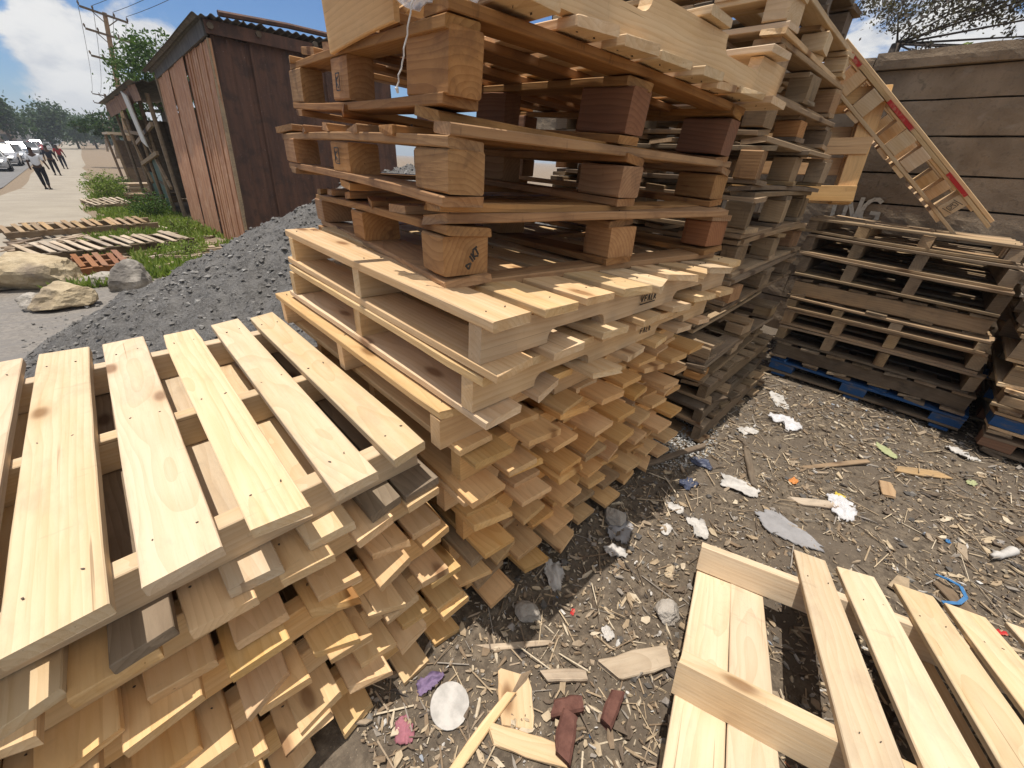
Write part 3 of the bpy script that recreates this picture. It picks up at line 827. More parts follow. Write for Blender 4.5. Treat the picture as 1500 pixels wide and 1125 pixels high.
# ------------------------------------------------------------------ rocks
MAT['rock'] = speckle('ochre_rock', (0.36, 0.28, 0.175), (0.52, 0.425, 0.285), 9.0, 0.9, 0.9, (0.25, 0.20, 0.15), 0.03)
MAT['rockgrey'] = speckle('grey_rock', (0.29, 0.26, 0.22), (0.44, 0.40, 0.35), 11.0, 0.9, 0.8, (0.15, 0.135, 0.12), 0.03)


def rock(label, loc, size, yaw, mat, seed, cat='rock', group='boulders by the path'):
    bm = bmesh.new(); bmesh.ops.create_icosphere(bm, subdivisions=4, radius=0.5)
    for v in bm.verts:
        d = v.co.normalized()
        # flattened facets plus roughness
        k = 1.0
        for j in range(9):
            r = random.Random(seed * 31 + j); nrm = Vector((r.uniform(-1, 1), r.uniform(-1, 1), r.uniform(-1, 1))).normalized()
            t = d.dot(nrm)
            lim = r.uniform(0.62, 0.85)
            if t * k > lim: k = lim / t
        v.co = d * 0.5 * k * (1 + 0.10 * nz(d.x * 2.2 + seed, d.y * 2.2, d.z * 2.2) + 0.05 * nz(d.x * 7, d.y * 7 + seed, d.z * 7) + 0.02 * nz(d.x * 19, d.y * 19, d.z * 19 + seed))
        v.co.x *= size[0]; v.co.y *= size[1]; v.co.z *= size[2]
    me = bpy.data.meshes.new('boulder'); bm.to_mesh(me); bm.free(); me.materials.append(mat)
    o = bpy.data.objects.new('boulder', me); COL.objects.link(o)
    o.location = (loc[0], loc[1], gheight(loc[0], loc[1]) + size[2] * 0.30); o.rotation_euler = (0.05, -0.05, yaw)
    return tag(o, label, cat, group)


rock('long ochre boulder, largest of the boulders beside the path', (-0.80, 7.0), (1.05, 0.50, 0.50), -0.62, MAT['rock'], 3)
rock('sharp edged yellowish boulder lying in front of the long ochre one', (-0.56, 5.85), (0.52, 0.40, 0.33), -0.1, MAT['rock'], 8)
rock('rounded grey boulder at the foot of the gravel heap', (-0.02, 6.35), (0.47, 0.40, 0.42), 0.3, MAT['rockgrey'], 12)
rock('small dark stone wedged under the yellowish boulder', (-0.74, 5.98), (0.34, 0.28, 0.2), 0.5, MAT['rockgrey'], 17)
rock('grey stone half buried between the boulders', (-0.27, 6.75), (0.36, 0.3, 0.18), 0.2, MAT['rockgrey'], 22)

# ------------------------------------------------------------------ sheds and stalls along the path
def rusty(name, a, b, c3, wet=0.5):
    m, n = new_mat(name)
    p = n.n('ShaderNodeNewGeometry').outputs['Position']
    st = n.noise(n.vmath('MULTIPLY', p, (9, 9, 1.1)), 1.0, 6, 0.65)
    bl = n.noise(p, 5.0, 6, 0.65)
    c = n.mix(n.smooth(st, 0.35, 0.65), a, b)
    c = n.mix(n.math('MULTIPLY', n.smooth(bl, 0.48, 0.66), wet), c, c3)
    c = n.mix(n.math('MULTIPLY', n.smooth(n.noise(p, 60, 3, 0.6), 0.68, 0.74), 0.5), c, (0.45, 0.38, 0.33))
    finish(n, c, 0.75, n.noise(p, 35, 5, 0.7), 0.3, 0.004, 0.3)
    return m


MAT['rust_lit'] = rusty('lit_salmon_rusted_sheet', (0.52, 0.275, 0.15), (0.36, 0.17, 0.09), (0.60, 0.38, 0.25))  # salmon rust, lightened to carry the brighter light on the path side
MAT['rust_dark'] = rusty('dark_rusted_sheet', (0.085, 0.047, 0.035), (0.13, 0.066, 0.044), (0.045, 0.031, 0.027), 0.6)  # dark brown rust with the end wall's shade put into the tone
MAT['roof'] = rusty('sooty_roof_sheet', (0.07, 0.066, 0.062), (0.13, 0.12, 0.11), (0.20, 0.17, 0.15), 0.4)
MAT['fascia'] = rusty('brown_eave_sheet', (0.27, 0.16, 0.105), (0.19, 0.11, 0.075), (0.32, 0.21, 0.15))


def corr(name, mat, parent, p00, p10, p11, p01, waves, amp, th=0.004, square=False, segs=6, rows=6, rag=0.0, seed=0):
    """a corrugated sheet between four corners (00-10 bottom, 01-11 top); ridges run from bottom to top"""
    p00, p10, p11, p01 = map(Vector, (p00, p10, p11, p01))
    nrm = (p10 - p00).cross(p01 - p00).normalized()
    nx = max(1, int(waves * segs)); V = []; F = []
    for side in (0, 1):
        for j in range(rows + 1):
            t = j / rows
            for i in range(nx + 1):
                s = i / nx
                q = p00.lerp(p10, s).lerp(p01.lerp(p11, s), t)
                ph = s * waves
                if square:
                    w = 1.0 if (ph % 1) < 0.16 else 0.0
                else: w = math.sin(ph * 2 * math.pi)
                rg_ = nz(s * waves * 0.7, seed + 5.0) * rag if j in (0, rows) else 0
                q = q + nrm * (w * amp + side * th + nz(s * 6, t * 4, seed) * 0.012) + (p01 - p00).normalized() * rg_
                V.append(tuple(q))
    N = (nx + 1) * (rows + 1)
    for j in range(rows):
        for i in range(nx):
            a = j * (nx + 1) + i
            F.append((a, a + nx + 1, a + nx + 2, a + 1)); F.append((N + a, N + a + 1, N + a + nx + 2, N + a + nx + 1))
    for i in range(nx):
        F.append((i, i + 1, N + i + 1, N + i)); a = rows * (nx + 1) + i; F.append((a + 1, a, N + a, N + a + 1))
    for j in range(rows):
        a = j * (nx + 1); F.append((a + nx + 1, a, N + a, N + a + nx + 1)); a += nx; F.append((a, a + nx + 1, N + a + nx + 1, N + a))
    return link(name, V, F, mat, parent)


SH = empty('tin_shed', Matrix.Translation((2.9, 10.5, gbase(0, 10.5))), 'rusty tin shed with salmon sheet side and dark brown end, behind the gravel heap', 'shed')
SHI = SH.matrix_world.inverted()
L_ = lambda p: tuple(SHI @ Vector(p))
def shx(z): return 1.60 + (z + 0.3) * 0.078      # the shed leans away from the path
zb8, zb13 = -0.32, -0.45
# side towards the path: overlapping flat sheets, then corrugated iron
seg = [(13.25, 12.35, 5, 0.004, True), (12.38, 11.55, 4, 0.005, True), (11.6, 10.75, 3, 0.004, True), (10.78, 9.9, 3, 0.006, True), (9.93, 8.02, 15, 0.034, False)]
for i, (ya, yb, wv, am, sq) in enumerate(seg):
    za = zb8 + (zb13 - zb8) * (ya - 8) / 5.2; zb = zb8 + (zb13 - zb8) * (yb - 8) / 5.2
    zt = lambda y: 2.64 - (y - 8) * 0.022
    o = 0.018 * (i % 2)
    if i == 4:                                  # the near part is closed with narrow upright battens
        mb = MB(); rb_ = random.Random(3); y = yb
        while y < ya - 0.05:
            w = rb_.uniform(0.085, 0.115); dx = rb_.uniform(-0.012, 0.012); tilt = rb_.uniform(-0.01, 0.01)
            a0 = Vector((shx(za) + dx, y, za + rb_.uniform(-0.03, 0.03))); b0 = Vector((shx(2.62) + dx, y + tilt, 2.62)); e0 = Vector((0, w, 0)); q = Vector((0.02, 0, 0))
            vs_ = [a0, a0 + e0, b0 + e0, b0]
            mb.add([L_(v_) for v_ in vs_] + [L_(v_ + q) for v_ in vs_], [(0, 3, 2, 1), (4, 5, 6, 7), (0, 1, 5, 4), (1, 2, 6, 5), (2, 3, 7, 6), (3, 0, 4, 7)])
            y += w + rb_.uniform(0.012, 0.022)
        mb.make('batten_cladding', MAT['rust_lit'], SH)
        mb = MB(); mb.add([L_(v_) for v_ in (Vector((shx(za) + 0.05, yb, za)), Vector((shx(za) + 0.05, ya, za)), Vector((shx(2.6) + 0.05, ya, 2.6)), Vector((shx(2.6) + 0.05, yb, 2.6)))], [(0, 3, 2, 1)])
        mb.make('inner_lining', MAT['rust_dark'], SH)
        continue
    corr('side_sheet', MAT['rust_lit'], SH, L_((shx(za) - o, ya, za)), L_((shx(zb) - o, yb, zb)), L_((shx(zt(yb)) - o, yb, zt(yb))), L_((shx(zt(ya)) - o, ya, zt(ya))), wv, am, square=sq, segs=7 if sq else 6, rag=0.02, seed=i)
# end towards the yard
xs_ = [1.62, 2.15, 2.75, 3.3, 3.9, 4.5]
for i in range(5):
    xa, xb = xs_[i], xs_[i + 1] + 0.03; o = -0.015 * (i % 2)
    la = (1.0 - i / 5) * 0.22
    zt = 2.66 + 0.03 * i
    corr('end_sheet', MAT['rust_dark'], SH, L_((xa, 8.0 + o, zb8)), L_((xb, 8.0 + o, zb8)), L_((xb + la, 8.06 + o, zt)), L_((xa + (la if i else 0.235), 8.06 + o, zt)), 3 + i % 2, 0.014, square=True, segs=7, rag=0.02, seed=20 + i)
mb = MB(); mb.beam(L_((1.60, 7.99, -0.36)), L_((1.83, 8.04, 2.62)), 0.022, 0.05)
mb.make('corner_post', MAT['greytan'], SH)
for x, y in ((1.70, 13.2), (4.4, 8.2), (4.4, 13.2)):
    mb = MB(); mb.tube([L_((x, y, -0.4)), L_((x + 0.12, y, 2.6))], 0.045); mb.make('corner_post', MAT['grey'], SH)
mb = MB(); mb.box(*[0, 0, 0, 0, 0, 0]) if False else None
for i, (x0, x1, ya) in enumerate(((1.66, 2.55, 7.86), (2.5, 3.55, 7.93), (3.5, 4.75, 7.88))):
    corr('roof_sheet', MAT['roof'], SH, L_((x1, ya, 2.86 + 0.03 * i)), L_((x0, ya, 2.83 + 0.03 * i)), L_((x0 - 0.06, 13.5, 2.66 + 0.03 * i)), L_((x1, 13.5, 2.72 + 0.03 * i)), 9, 0.015, rag=0.12, seed=40 + i)
for x in (1.86, 2.45, 3.25, 4.1):
    mb = MB(); mb.tube([L_((x, 7.9, 2.73 + (x - 1.5) * 0.03)), L_((x, 13.3, 2.62 + (x - 1.5) * 0.03))], 0.04); mb.make('rafter', MAT['dark'], SH)
mb = MB(); mb.box(0, 1.5, -0.015, 0.015, 0, 0.15); mb.make('eave_board', MAT['rust_dark'], SH, L_((1.80, 7.955, 2.66)), (0, 0.01, 0))
mb = MB(); mb.box(-0.015, 0.015, 0, 5.1, 0, 0.17); mb.make('eave_board', MAT['roof'], SH, L_((1.80, 8.0, 2.64)), (-0.022, 0, 0))
mb = MB(); mb.tube([L_((2.0, 7.95, 2.90)), L_((2.9, 8.0, 2.95)), L_((3.6, 8.1, 2.97))], 0.035); mb.make('roof_pole', MAT['rust_dark'], SH)

# open stall beyond the shed
ST = empty('market_stall', Matrix.Translation((2.2, 17, gbase(0, 17))), 'dark open timber stall with brown eave and green door, next to the tin shed', 'stall')
STI = ST.matrix_world.inverted(); L2 = lambda p: tuple(STI @ Vector(p))
corr('eave', MAT['fascia'], ST, L2((1.30, 21.5, 2.00)), L2((1.46, 13.7, 2.16)), L2((1.44, 13.7, 2.46)), L2((1.27, 21.5, 2.36)), 14, 0.02, rag=0.04, seed=60)
corr('roof_sheet', MAT['roof'], ST, L2((3.6, 13.6, 2.75)), L2((1.30, 13.6, 2.47)), L2((1.10, 22.2, 2.40)), L2((3.6, 22.2, 2.7)), 10, 0.02, rag=0.05, seed=61)
MAT['green'] = painted('faded_green_paint', (0.035, 0.085, 0.065), 0.35, (0.05, 0.05, 0.045))
for y, x in ((13.9, 1.62), (15.3, 1.58), (16.9, 1.55), (18.8, 1.50), (21.3, 1.45)):
    mb = MB(); mb.tube([L2((x - 0.08, y, gbase(0, y))), L2((x, y, 2.3))], 0.045); mb.make('post', MAT['grey'], ST)
mb = MB(); mb.box(0, 0.05, 0, 8.2, 0, 2.75); mb.make('back_wall', MAT['dark'], ST, L2((2.9, 13.7, -0.55)))
mb = MB(); mb.box(0, 1.35, 0, 0.05, 0, 2.6); mb.make('end_wall', MAT['dark'], ST, L2((1.60, 21.6, -0.6)))
mb = MB(); mb.box(0, 0.04, 0, 1.25, 0, 1.45); o = mb.make('door', MAT['green'], ST, L2((1.52, 15.4, -0.42)))
mb = MB(); mb.box(-0.015, 0.055, 0.1, 1.15, 0, 0.08); mb.make('door_rail', MAT['dark'], o, (0, 0, 0.7))
mb = MB(); mb.box(0, 0.04, 0, 1.6, 0, 1.0); mb.make('counter_panel', MAT['green'], ST, L2((1.50, 17.0, -0.5)))
for k, (y0, z0, y1, z1) in enumerate(((14.0, 1.7, 19.5, 1.2), (14.4, 0.3, 16.6, 1.9), (16.3, 1.5, 20.8, 1.6), (18.0, 0.2, 19.4, 1.9), (14.1, 1.1, 18.5, 0.7))):
    mb = MB(); mb.beam(L2((1.53 - 0.02 * k, y0, z0)), L2((1.5 - 0.02 * k, y1, z1)), 0.06, 0.09); mb.make('brace', MAT['greytan' if k % 2 else 'grey'], ST)
nb = MB(); nb.box(-0.012, 0.012, -0.28, 0.28, -0.55, 0.55)
nbo = nb.make('notice_board', painted('white_notice', (0.60, 0.58, 0.54), 0.3, (0.35, 0.33, 0.3)), None, (1.36, 15.35, 1.80), (0.22, -0.08, 0.04))
tag(nbo, 'white notice board hanging askew from the brown eave of the stall', 'notice board')

# far stall with a white slanted board, and sawn timber in front
S2 = empty('market_stall', Matrix.Translation((2.3, 33, gbase(0, 33))), 'low far stall of rough poles with a flat roof and pale slanted board', 'stall')
S2I = S2.matrix_world.inverted(); L3 = lambda p: tuple(S2I @ Vector(p))
mb = MB(); mb.box(0, 3.2, 0, 5, 0, 0.10); mb.make('roof', MAT['bleached'], S2, L3((1.45, 30.5, 1.55)))
for x, y in ((1.6, 30.7), (2.9, 30.7), (1.55, 35), (4.5, 30.7)):
    mb = MB(); mb.tube([L3((x, y, -1.0)), L3((x, y, 1.55))], 0.06); mb.make('post', MAT['grey'], S2)
mb = MB(); mb.box(0, 2.6, 0, 0.06, 0, 2.2); mb.make('back_wall', MAT['dark'], S2, L3((1.8, 34, -0.9)))
mb = MB(); mb.beam(L3((2.6, 30.55, 1.45)), L3((3.9, 30.55, -0.3)), 0.05, 0.9); mb.make('slanted_board', painted('pale_board', (0.42, 0.4, 0.38), 0.2), S2)
mb = MB(); mb.box(0, 1.0, 0, 0.7, 0, 1.1); mb.make('counter', MAT['dark'], S2, L3((1.65, 30.7, -1.0)))
rt = random.Random(9)


def timber_pile(label, x, y, n, L, yaw, mats, spread=0.5, group='timber piles by the stalls'):
    e = empty('timber_pile', Matrix.Translation((x, y, gbase(x, y))) @ Matrix.Rotation(yaw, 4, 'Z'), label, 'timber pile', group)
    for k in range(n):
        lay = k // 4
        board('timber', e, (rt.uniform(-0.12, 0.12), (k % 4 - 1.5) * spread / 3 + rt.uniform(-0.03, 0.03), 0.06 + lay * 0.11), L * rt.uniform(0.75, 1.1), 0.14, 0.085, 'x', rt.choice(mats), rt, nx=4, warp=0.01)
    return e


timber_pile('pile of pale sawn timber between the two stalls', 2.2, 23.6, 20, 2.6, 0.15, ['bleached', 'greytan', 'bleached'], 0.7)
timber_pile('grey timber offcuts stacked before the dark stall', 1.55, 20.3, 12, 1.5, 0.5, ['grey', 'greytan'], 0.6)
timber_pile('far pile of poles under the low far stall', 1.25, 31.5, 16, 1.6, 1.1, ['grey', 'bleached', 'dark'], 0.7)

# ------------------------------------------------------------------ discarded pallets and scraps in the verge
G_V = 'discarded pallets in the verge'
stringer_pallet((-0.85, 8.35, gheight(0, 8.6) + 0.03), 2.05, 0.62, 'grey discarded pallet with loose slats lying nearest in the verge grass', G_V, 'bleached', 801, 0.38, 0.02, 0.10, H=0.15, bw=0.07,
                top=[0.05 + i * 0.135 for i in range(15)], bottom=[0.1, 1.0, 1.9], jit=0.08, nails=False, sv=[0.06, 0.52], smat='dark')  # dark stringer colour stands in for shade beneath the light slats
stringer_pallet((-1.35, 11.3, gheight(0, 11.5) + 0.03), 2.2, 0.65, 'long grey slatted pallet lying across the edge of the dirt path', G_V, 'greytan', 802, 0.20, 0, 0.08, H=0.14, bw=0.075,
                top=[0.05 + i * 0.14 for i in range(15)], bottom=[0.1, 1.1, 2.0], jit=0.07, nails=False, sv=[0.06, 0.55], smat='grey')  # darker stringers carry the shade between the slats in their colour
stringer_pallet((-0.42, 7.2, gheight(0, 7.4) + 0.02), 0.5, 0.55, 'short piece of reddish slatted pallet between the boulders', G_V, 'redbrown', 803, 0.12, 0, 0.12, H=0.12, bw=0.06,
                top=[0.04, 0.14, 0.24, 0.34, 0.44], bottom=[0.1, 0.4], jit=0.05, nails=False)
stringer_pallet((-0.10, 17.6, gheight(0, 18) + 0.05), 1.0, 0.6, 'small far slatted pallet lying in the green weeds', G_V, 'bleached', 804, 0.5, 0, 0.2, H=0.12, bw=0.07, jit=0.04, nails=False)
for k in range(26):
    pass
scr = MB(); rs = random.Random(14)
for _ in range(170):
    x = rs.uniform(-1.3, 1.2); y = rs.uniform(7.3, 14.5)
    if x < path_edge(y) - 0.9: continue
    L = rs.uniform(0.12, 0.75); a = rs.gauss(0.3, 0.7); z = gheight(x, y) + 0.03
    d = Vector((math.cos(a), math.sin(a), rs.uniform(-0.05, 0.05)))
    scr.beam(Vector((x, y, z)) - d * L / 2, Vector((x, y, z)) + d * L / 2, rs.uniform(0.03, 0.09), rs.uniform(0.012, 0.03))
tag(scr.make('wood_scraps', island('bleached_scrap', [(0, (0.42, 0.33, 0.24)), (0.35, (0.3, 0.225, 0.155)), (0.6, (0.2, 0.15, 0.11)), (0.85, (0.5, 0.42, 0.33))])), kind='stuff')

# ------------------------------------------------------------------ vegetation
def leaf_mat(name, a, b, c=None):
    m, n = new_mat(name)
    g = n.n('ShaderNodeNewGeometry')
    col = n.ramp(g.outputs['Random Per Island'], [(0, a), (0.6, b), (1, c or b)])
    d = n.n('ShaderNodeBsdfPrincipled', {'Base Color': col, 'Roughness': 0.6, 'Specular IOR Level': 0.25})
    t = n.n('ShaderNodeBsdfTranslucent', {'Color': n.mix(1.0, col, (1.0, 1.15, 0.55), 'MULTIPLY')})
    mx = n.n('ShaderNodeMixShader', {0: 0.35, 1: d.outputs[0], 2: t.outputs[0]})
    n.t.links.new(mx.outputs[0], n.n('ShaderNodeOutputMaterial').inputs[0])
    return m


MAT['leaf'] = leaf_mat('green_leaves', (0.035, 0.075, 0.02), (0.075, 0.13, 0.03), (0.11, 0.16, 0.045))
MAT['leafdark'] = leaf_mat('dark_leaves', (0.025, 0.05, 0.02), (0.05, 0.085, 0.035), (0.07, 0.11, 0.05))
MAT['leafhaze'] = leaf_mat('haze_tinted_leaves', (0.07, 0.11, 0.08), (0.10, 0.145, 0.10), (0.13, 0.17, 0.12))  # paler, bluer leaves: distance haze put into the colour
MAT['leafdry'] = leaf_mat('dusky_thorn_leaves', (0.075, 0.06, 0.055), (0.12, 0.10, 0.09), (0.16, 0.135, 0.115))
MAT['grass'] = leaf_mat('verge_grass', (0.12, 0.18, 0.035), (0.20, 0.27, 0.055), (0.30, 0.33, 0.11))
MAT['bark'] = speckle('bark', (0.07, 0.055, 0.045), (0.13, 0.105, 0.085), 14, 0.9, 0.7)


def leaf(V, F, c, s, rng, flat=0.0, asp=0.45):
    d = Vector((rng.gauss(0, 1), rng.gauss(0, 1), rng.gauss(0, 1) * (1 - flat))).normalized()
    e = d.orthogonal().normalized(); e.rotate(Matrix.Rotation(rng.uniform(0, 6.28), 3, d)); e = e * s * asp
    d = d * s; b = len(V)
    V.extend((tuple(c - d * 0.5), tuple(c + e * 0.5), tuple(c + d * 0.5), tuple(c - e * 0.5))); F.append((b, b + 1, b + 2, b + 3))


def tree(label, loc, blobs, leaves, ls, mat, seed, trunk_r=0.15, group=None, name='tree', trunk_to=None, per=26, cl=0.22, limb=0.42):
    """tapered trunk with a limb to every clump; crown = leaf clumps inside the blobs (offset centre, radii)"""
    rng = random.Random(seed)
    e = empty(name, Matrix.Translation(loc), label, 'tree', group)
    mb = MB(); top = Vector(trunk_to) if trunk_to else Vector((0, 0, min(b[0][2] for b in blobs)))
    mid = top * 0.55 + Vector((rng.uniform(-0.1, 0.1), rng.uniform(-0.1, 0.1), 0)) * trunk_r * 6
    mb.tube([(0, 0, -0.2), mid, top], [trunk_r, trunk_r * 0.8, trunk_r * 0.55], 8)
    for c, r in blobs:
        c = Vector(c); m2 = top.lerp(c, 0.5) + Vector((rng.uniform(-1, 1), rng.uniform(-1, 1), rng.uniform(-0.3, 0.5))) * 0.12 * (c - top).length
        mb.tube([top, m2, c], [trunk_r * limb, trunk_r * limb * 0.66, trunk_r * limb * 0.25], 5)
        for _ in range(4):
            q = c + Vector((rng.uniform(-1, 1) * r[0], rng.uniform(-1, 1) * r[1], rng.uniform(-0.6, 1) * r[2])) * 0.85
            mb.tube([m2.lerp(c, 0.6), q], [trunk_r * limb * 0.33, trunk_r * 0.04], 4)
    mb.make('trunk', MAT['bark'], e, smooth=True)
    V = []; F = []
    tot = sum(r[0] * r[1] * r[2] for c, r in blobs)
    for c, r in blobs:
        k = int(leaves * r[0] * r[1] * r[2] / tot / per) + 1
        for _ in range(k):
            d = Vector((rng.gauss(0, 1), rng.gauss(0, 1), rng.gauss(0, 1))).normalized() * rng.uniform(0.35, 1.0) ** 0.5
            cc = Vector(c) + Vector((d.x * r[0], d.y * r[1], d.z * r[2]))
            rr = min(r) * cl * rng.uniform(0.6, 1.4)
            for _ in range(per):
                leaf(V, F, cc + Vector((rng.gauss(0, rr), rng.gauss(0, rr), rng.gauss(0, rr * 0.7))), ls * rng.uniform(0.6, 1.3), rng)
    link('crown', V, F, mat, e)
    return e


tree('bushy green tree rising behind the tin shed roof', (3.4, 26, gbase(0, 26)), [((-0.5, 0, 4.3), (0.8, 0.9, 1.1)), ((0.5, 0, 5.3), (0.9, 1.0, 1.0)), ((0.1, 0.3, 4.6), (1.1, 1.1, 1.3)), ((1.2, 0, 4.0), (0.8, 0.8, 0.9)), ((-1.1, 0, 3.3), (0.5, 0.6, 0.5))], 5200, 0.17, MAT['leaf'], 31, 0.2, 'trees behind the stalls')
tree('small green tree peeping over the near end of the tin shed roof', (5.6, 20, gbase(0, 20)), [((0, 0, 4.5), (0.7, 0.8, 0.8)), ((0.8, 0.2, 4.3), (0.6, 0.6, 0.7))], 1800, 0.15, MAT['leaf'], 32, 0.15, 'trees behind the stalls')
tree('spreading green tree behind the low far stall', (3.2, 56, gbase(0, 56)), [((0, 0, 3.6), (2.0, 1.6, 1.1)), ((1.4, 0, 4.4), (1.4, 1.4, 1.1)), ((-1.6, 0, 3.2), (1.2, 1.2, 0.7))], 2600, 0.34, MAT['leafdark'], 33, 0.25, 'trees behind the stalls')
FT = [(-19, 150, 9.0, 6), (-13, 130, 8.6, 4.5), (-7.5, 120, 8.8, 3.8), (-14, 190, 11.0, 6), (-3.0, 140, 9.2, 4.2), (1.0, 150, 8.6, 4.0), (4.5, 160, 7.4, 3.6), (7.5, 170, 6.6, 3.6), (-4, 230, 11.5, 7), (6, 240, 8.5, 7), (12, 200, 8.0, 5), (-26, 170, 11, 7)]
FL = ['leftmost far tree above the parked cars', 'far tree standing over the white sedan', 'rounded far tree above the two white cars', 'tall hazy far tree rising behind the roadside buildings', 'far tree in the middle of the row over the walkers',
      'far tree just right of the walkers over the road', 'low far tree where the road vanishes', 'lowest far tree by the vanishing road end', 'broad hazy tree farthest down the road', 'hazy low tree line crown behind the leaning power poles', 'far tree behind the far stall roof', 'broad far tree at the left border of the view']
for (x, y, h, r), lb in zip(FT, FL):
    rr = random.Random(int(x * 7 + y))
    tree(lb, (x, y, gbase(x, y)), [((rr.uniform(-r, r) * 0.45, rr.uniform(-1, 1), h * rr.uniform(0.36, 0.76)), (r * rr.uniform(0.45, 0.7), r * 0.55, h * rr.uniform(0.2, 0.28))) for _ in range(6)], 2600, 0.75, MAT['leafhaze'] if y > 145 else MAT['leafdark'], int(x + y), 0.25, 'far trees along the road', per=14, cl=0.35)

# thorn tree beyond the wall
blobs = []
rb = random.Random(4)
for x, y, z, r in ((6.6, 0.55, 2.95, .42), (6.8, 0.1, 3.05, .45), (6.5, -0.35, 3.05, .48), (6.3, -0.75, 2.85, .42), (6.9, 0.9, 3.2, .4), (6.4, -0.15, 2.55, .24), (6.2, -0.55, 2.45, .25), (6.3, -0.95, 2.55, .28), (6.8, -1.2, 3.1, .5), (6.6, 0.45, 2.55, .2)):
    blobs.append(((x - 6.6, y - 1.25 + 0.30, z - 0.10), (r, r * 1.15, r * 0.50)))
tree('dusky thorn tree overhanging the stone wall', (6.6, 1.25, 0.0), blobs, 15000, 0.040, MAT['leafdry'], 41, 0.085, None, trunk_to=(0.1, -0.18, 2.62), per=20, cl=0.30, limb=0.13)
tree('light green bush showing just over the stone wall', (7.6, 0.62, 0.0), [((0, 0, 2.45), (0.25, 0.3, 0.25)), ((0.1, -0.3, 2.35), (0.2, 0.25, 0.2))], 700, 0.07, MAT['grass'], 42, 0.05)

# verge grass (stuff) and two bushes
V = []; F = []; r_ = random.Random(21)
for _ in range(30000):
    y = 6.6 + 20 * r_.random() ** 1.5; x = r_.uniform(-0.7, 1.6)
    if x < path_edge(y) + r_.uniform(-0.03, 0.3): continue
    dn = nz(x * 1.3, y * 0.8, 9) + 0.5 * nz(x * 4, y * 3, 2)
    if dn < -0.16 + (0.14 if y < 9.5 and x < 0.1 else 0): continue
    if heap_h(x, y) > 0: continue
    h = r_.uniform(0.04, 0.15) * (1 + 0.6 * max(0, dn)); z = gheight(x, y)
    c = Vector((x, y, z)); ln = Vector((r_.gauss(0, 0.5), r_.gauss(0, 0.5), 1)).normalized() * h
    w = Vector((r_.gauss(0, 1), r_.gauss(0, 1), 0)).normalized() * r_.uniform(0.008, 0.022)
    b = len(V)
    V += [tuple(c - w), tuple(c + w), tuple(c + ln * 0.6 + w * 0.8), tuple(c + ln), tuple(c + ln * 0.55 - w * 0.8)]; F.append((b, b + 1, b + 2, b + 3, b + 4))
tag(link('grass', V, F, MAT['grass']), kind='stuff')


def bush(label, x, y, r, h, n, ls, mat, seed):
    rng = random.Random(seed); z = gheight(x, y)
    e = empty('bush', Matrix.Translation((x, y, z)), label, 'bush', 'bushes in the verge')
    mb = MB()
    for _ in range(9):
        a = rng.uniform(0, 6.28); mb.tube([(0, 0, 0), (math.cos(a) * r * 0.4, math.sin(a) * r * 0.4, h * 0.5), (math.cos(a) * r * 0.7, math.sin(a) * r * 0.7, h * 0.85)], [0.012, 0.009, 0.004], 4)
    mb.make('stems', MAT['bark'], e)
    V = []; F = []
    for _ in range(n):
        d = Vector((rng.gauss(0, 1), rng.gauss(0, 1), rng.gauss(0, 1))).normalized() * rng.random() ** 0.45
        q = Vector((d.x * r, d.y * r, h * 0.5 + d.z * h * 0.5)) * (1 + 0.25 * nz(d.x * 3 + seed, d.y * 3, d.z * 3))
        leaf(V, F, q, ls * rng.uniform(0.6, 1.3), rng)
    link('leaves', V, F, mat, e)


bush('tall pale green bush at the edge of the dirt path', 0.32, 20.5, 0.62, 0.95, 2400, 0.075, MAT['grass'], 1)
bush('dark green weed bush in front of the stall door', 0.95, 14.6, 0.5, 0.62, 1800, 0.06, MAT['leaf'], 2)
bush('low green bush by the tin shed wall', 1.1, 11.0, 0.35, 0.32, 900, 0.05, MAT['grass'], 3)
bush('small bush between slatted pallets and the gravel heap', 0.75, 8.3, 0.35, 0.22, 800, 0.045, MAT['grass'], 4)
bush('green bush beside the boards behind the pale bush', 0.75, 24.0, 0.7, 0.8, 1500, 0.08, MAT['leaf'], 5)
# green rag on the verge
# ------------------------------------------------------------------ power poles and wires
def pole(label, base, top, r, arms, group='power poles along the road'):
    e = empty('power_pole', Matrix.Translation(base), label, 'power pole', group)
    b = Vector(base); t = Vector(top) - b
    mb = MB(); mb.tube([(0, 0, -0.3), t * 0.5, t], [r, r * 0.85, r * 0.62], 8); mb.make('pole', MAT['grey'], e)
    for f, x0, z0, x1, z1 in arms:
        q = t * f
        mb = MB(); mb.beam(q + Vector((x0, -0.12, z0)), q + Vector((x1, -0.12, z1)), 0.10, 0.12)
        mb.beam(q + Vector((x0 * 0.55, -0.06, z0 * 0.55)), q + Vector((0, 0, -0.55)), 0.04, 0.05); mb.beam(q + Vector((x1 * 0.55, -0.06, z1 * 0.55)), q + Vector((0, 0, -0.55)), 0.04, 0.05)
        a = mb.make('crossarm', MAT['dark'], e)
        for s in (0.0, 0.28, 0.72, 1.0):
            mb = MB(); p_ = q + Vector((x0 + (x1 - x0) * s, -0.12, z0 + (z1 - z0) * s)); mb.tube([p_ + Vector((0, 0, 0.05)), p_ + Vector((0, 0, 0.14)), p_ + Vector((0, 0, 0.17)), p_ + Vector((0, 0, 0.26))], [0.03, 0.05, 0.06, 0.03], 6)
            mb.make('insulator', MAT['dark'], a)
    return e


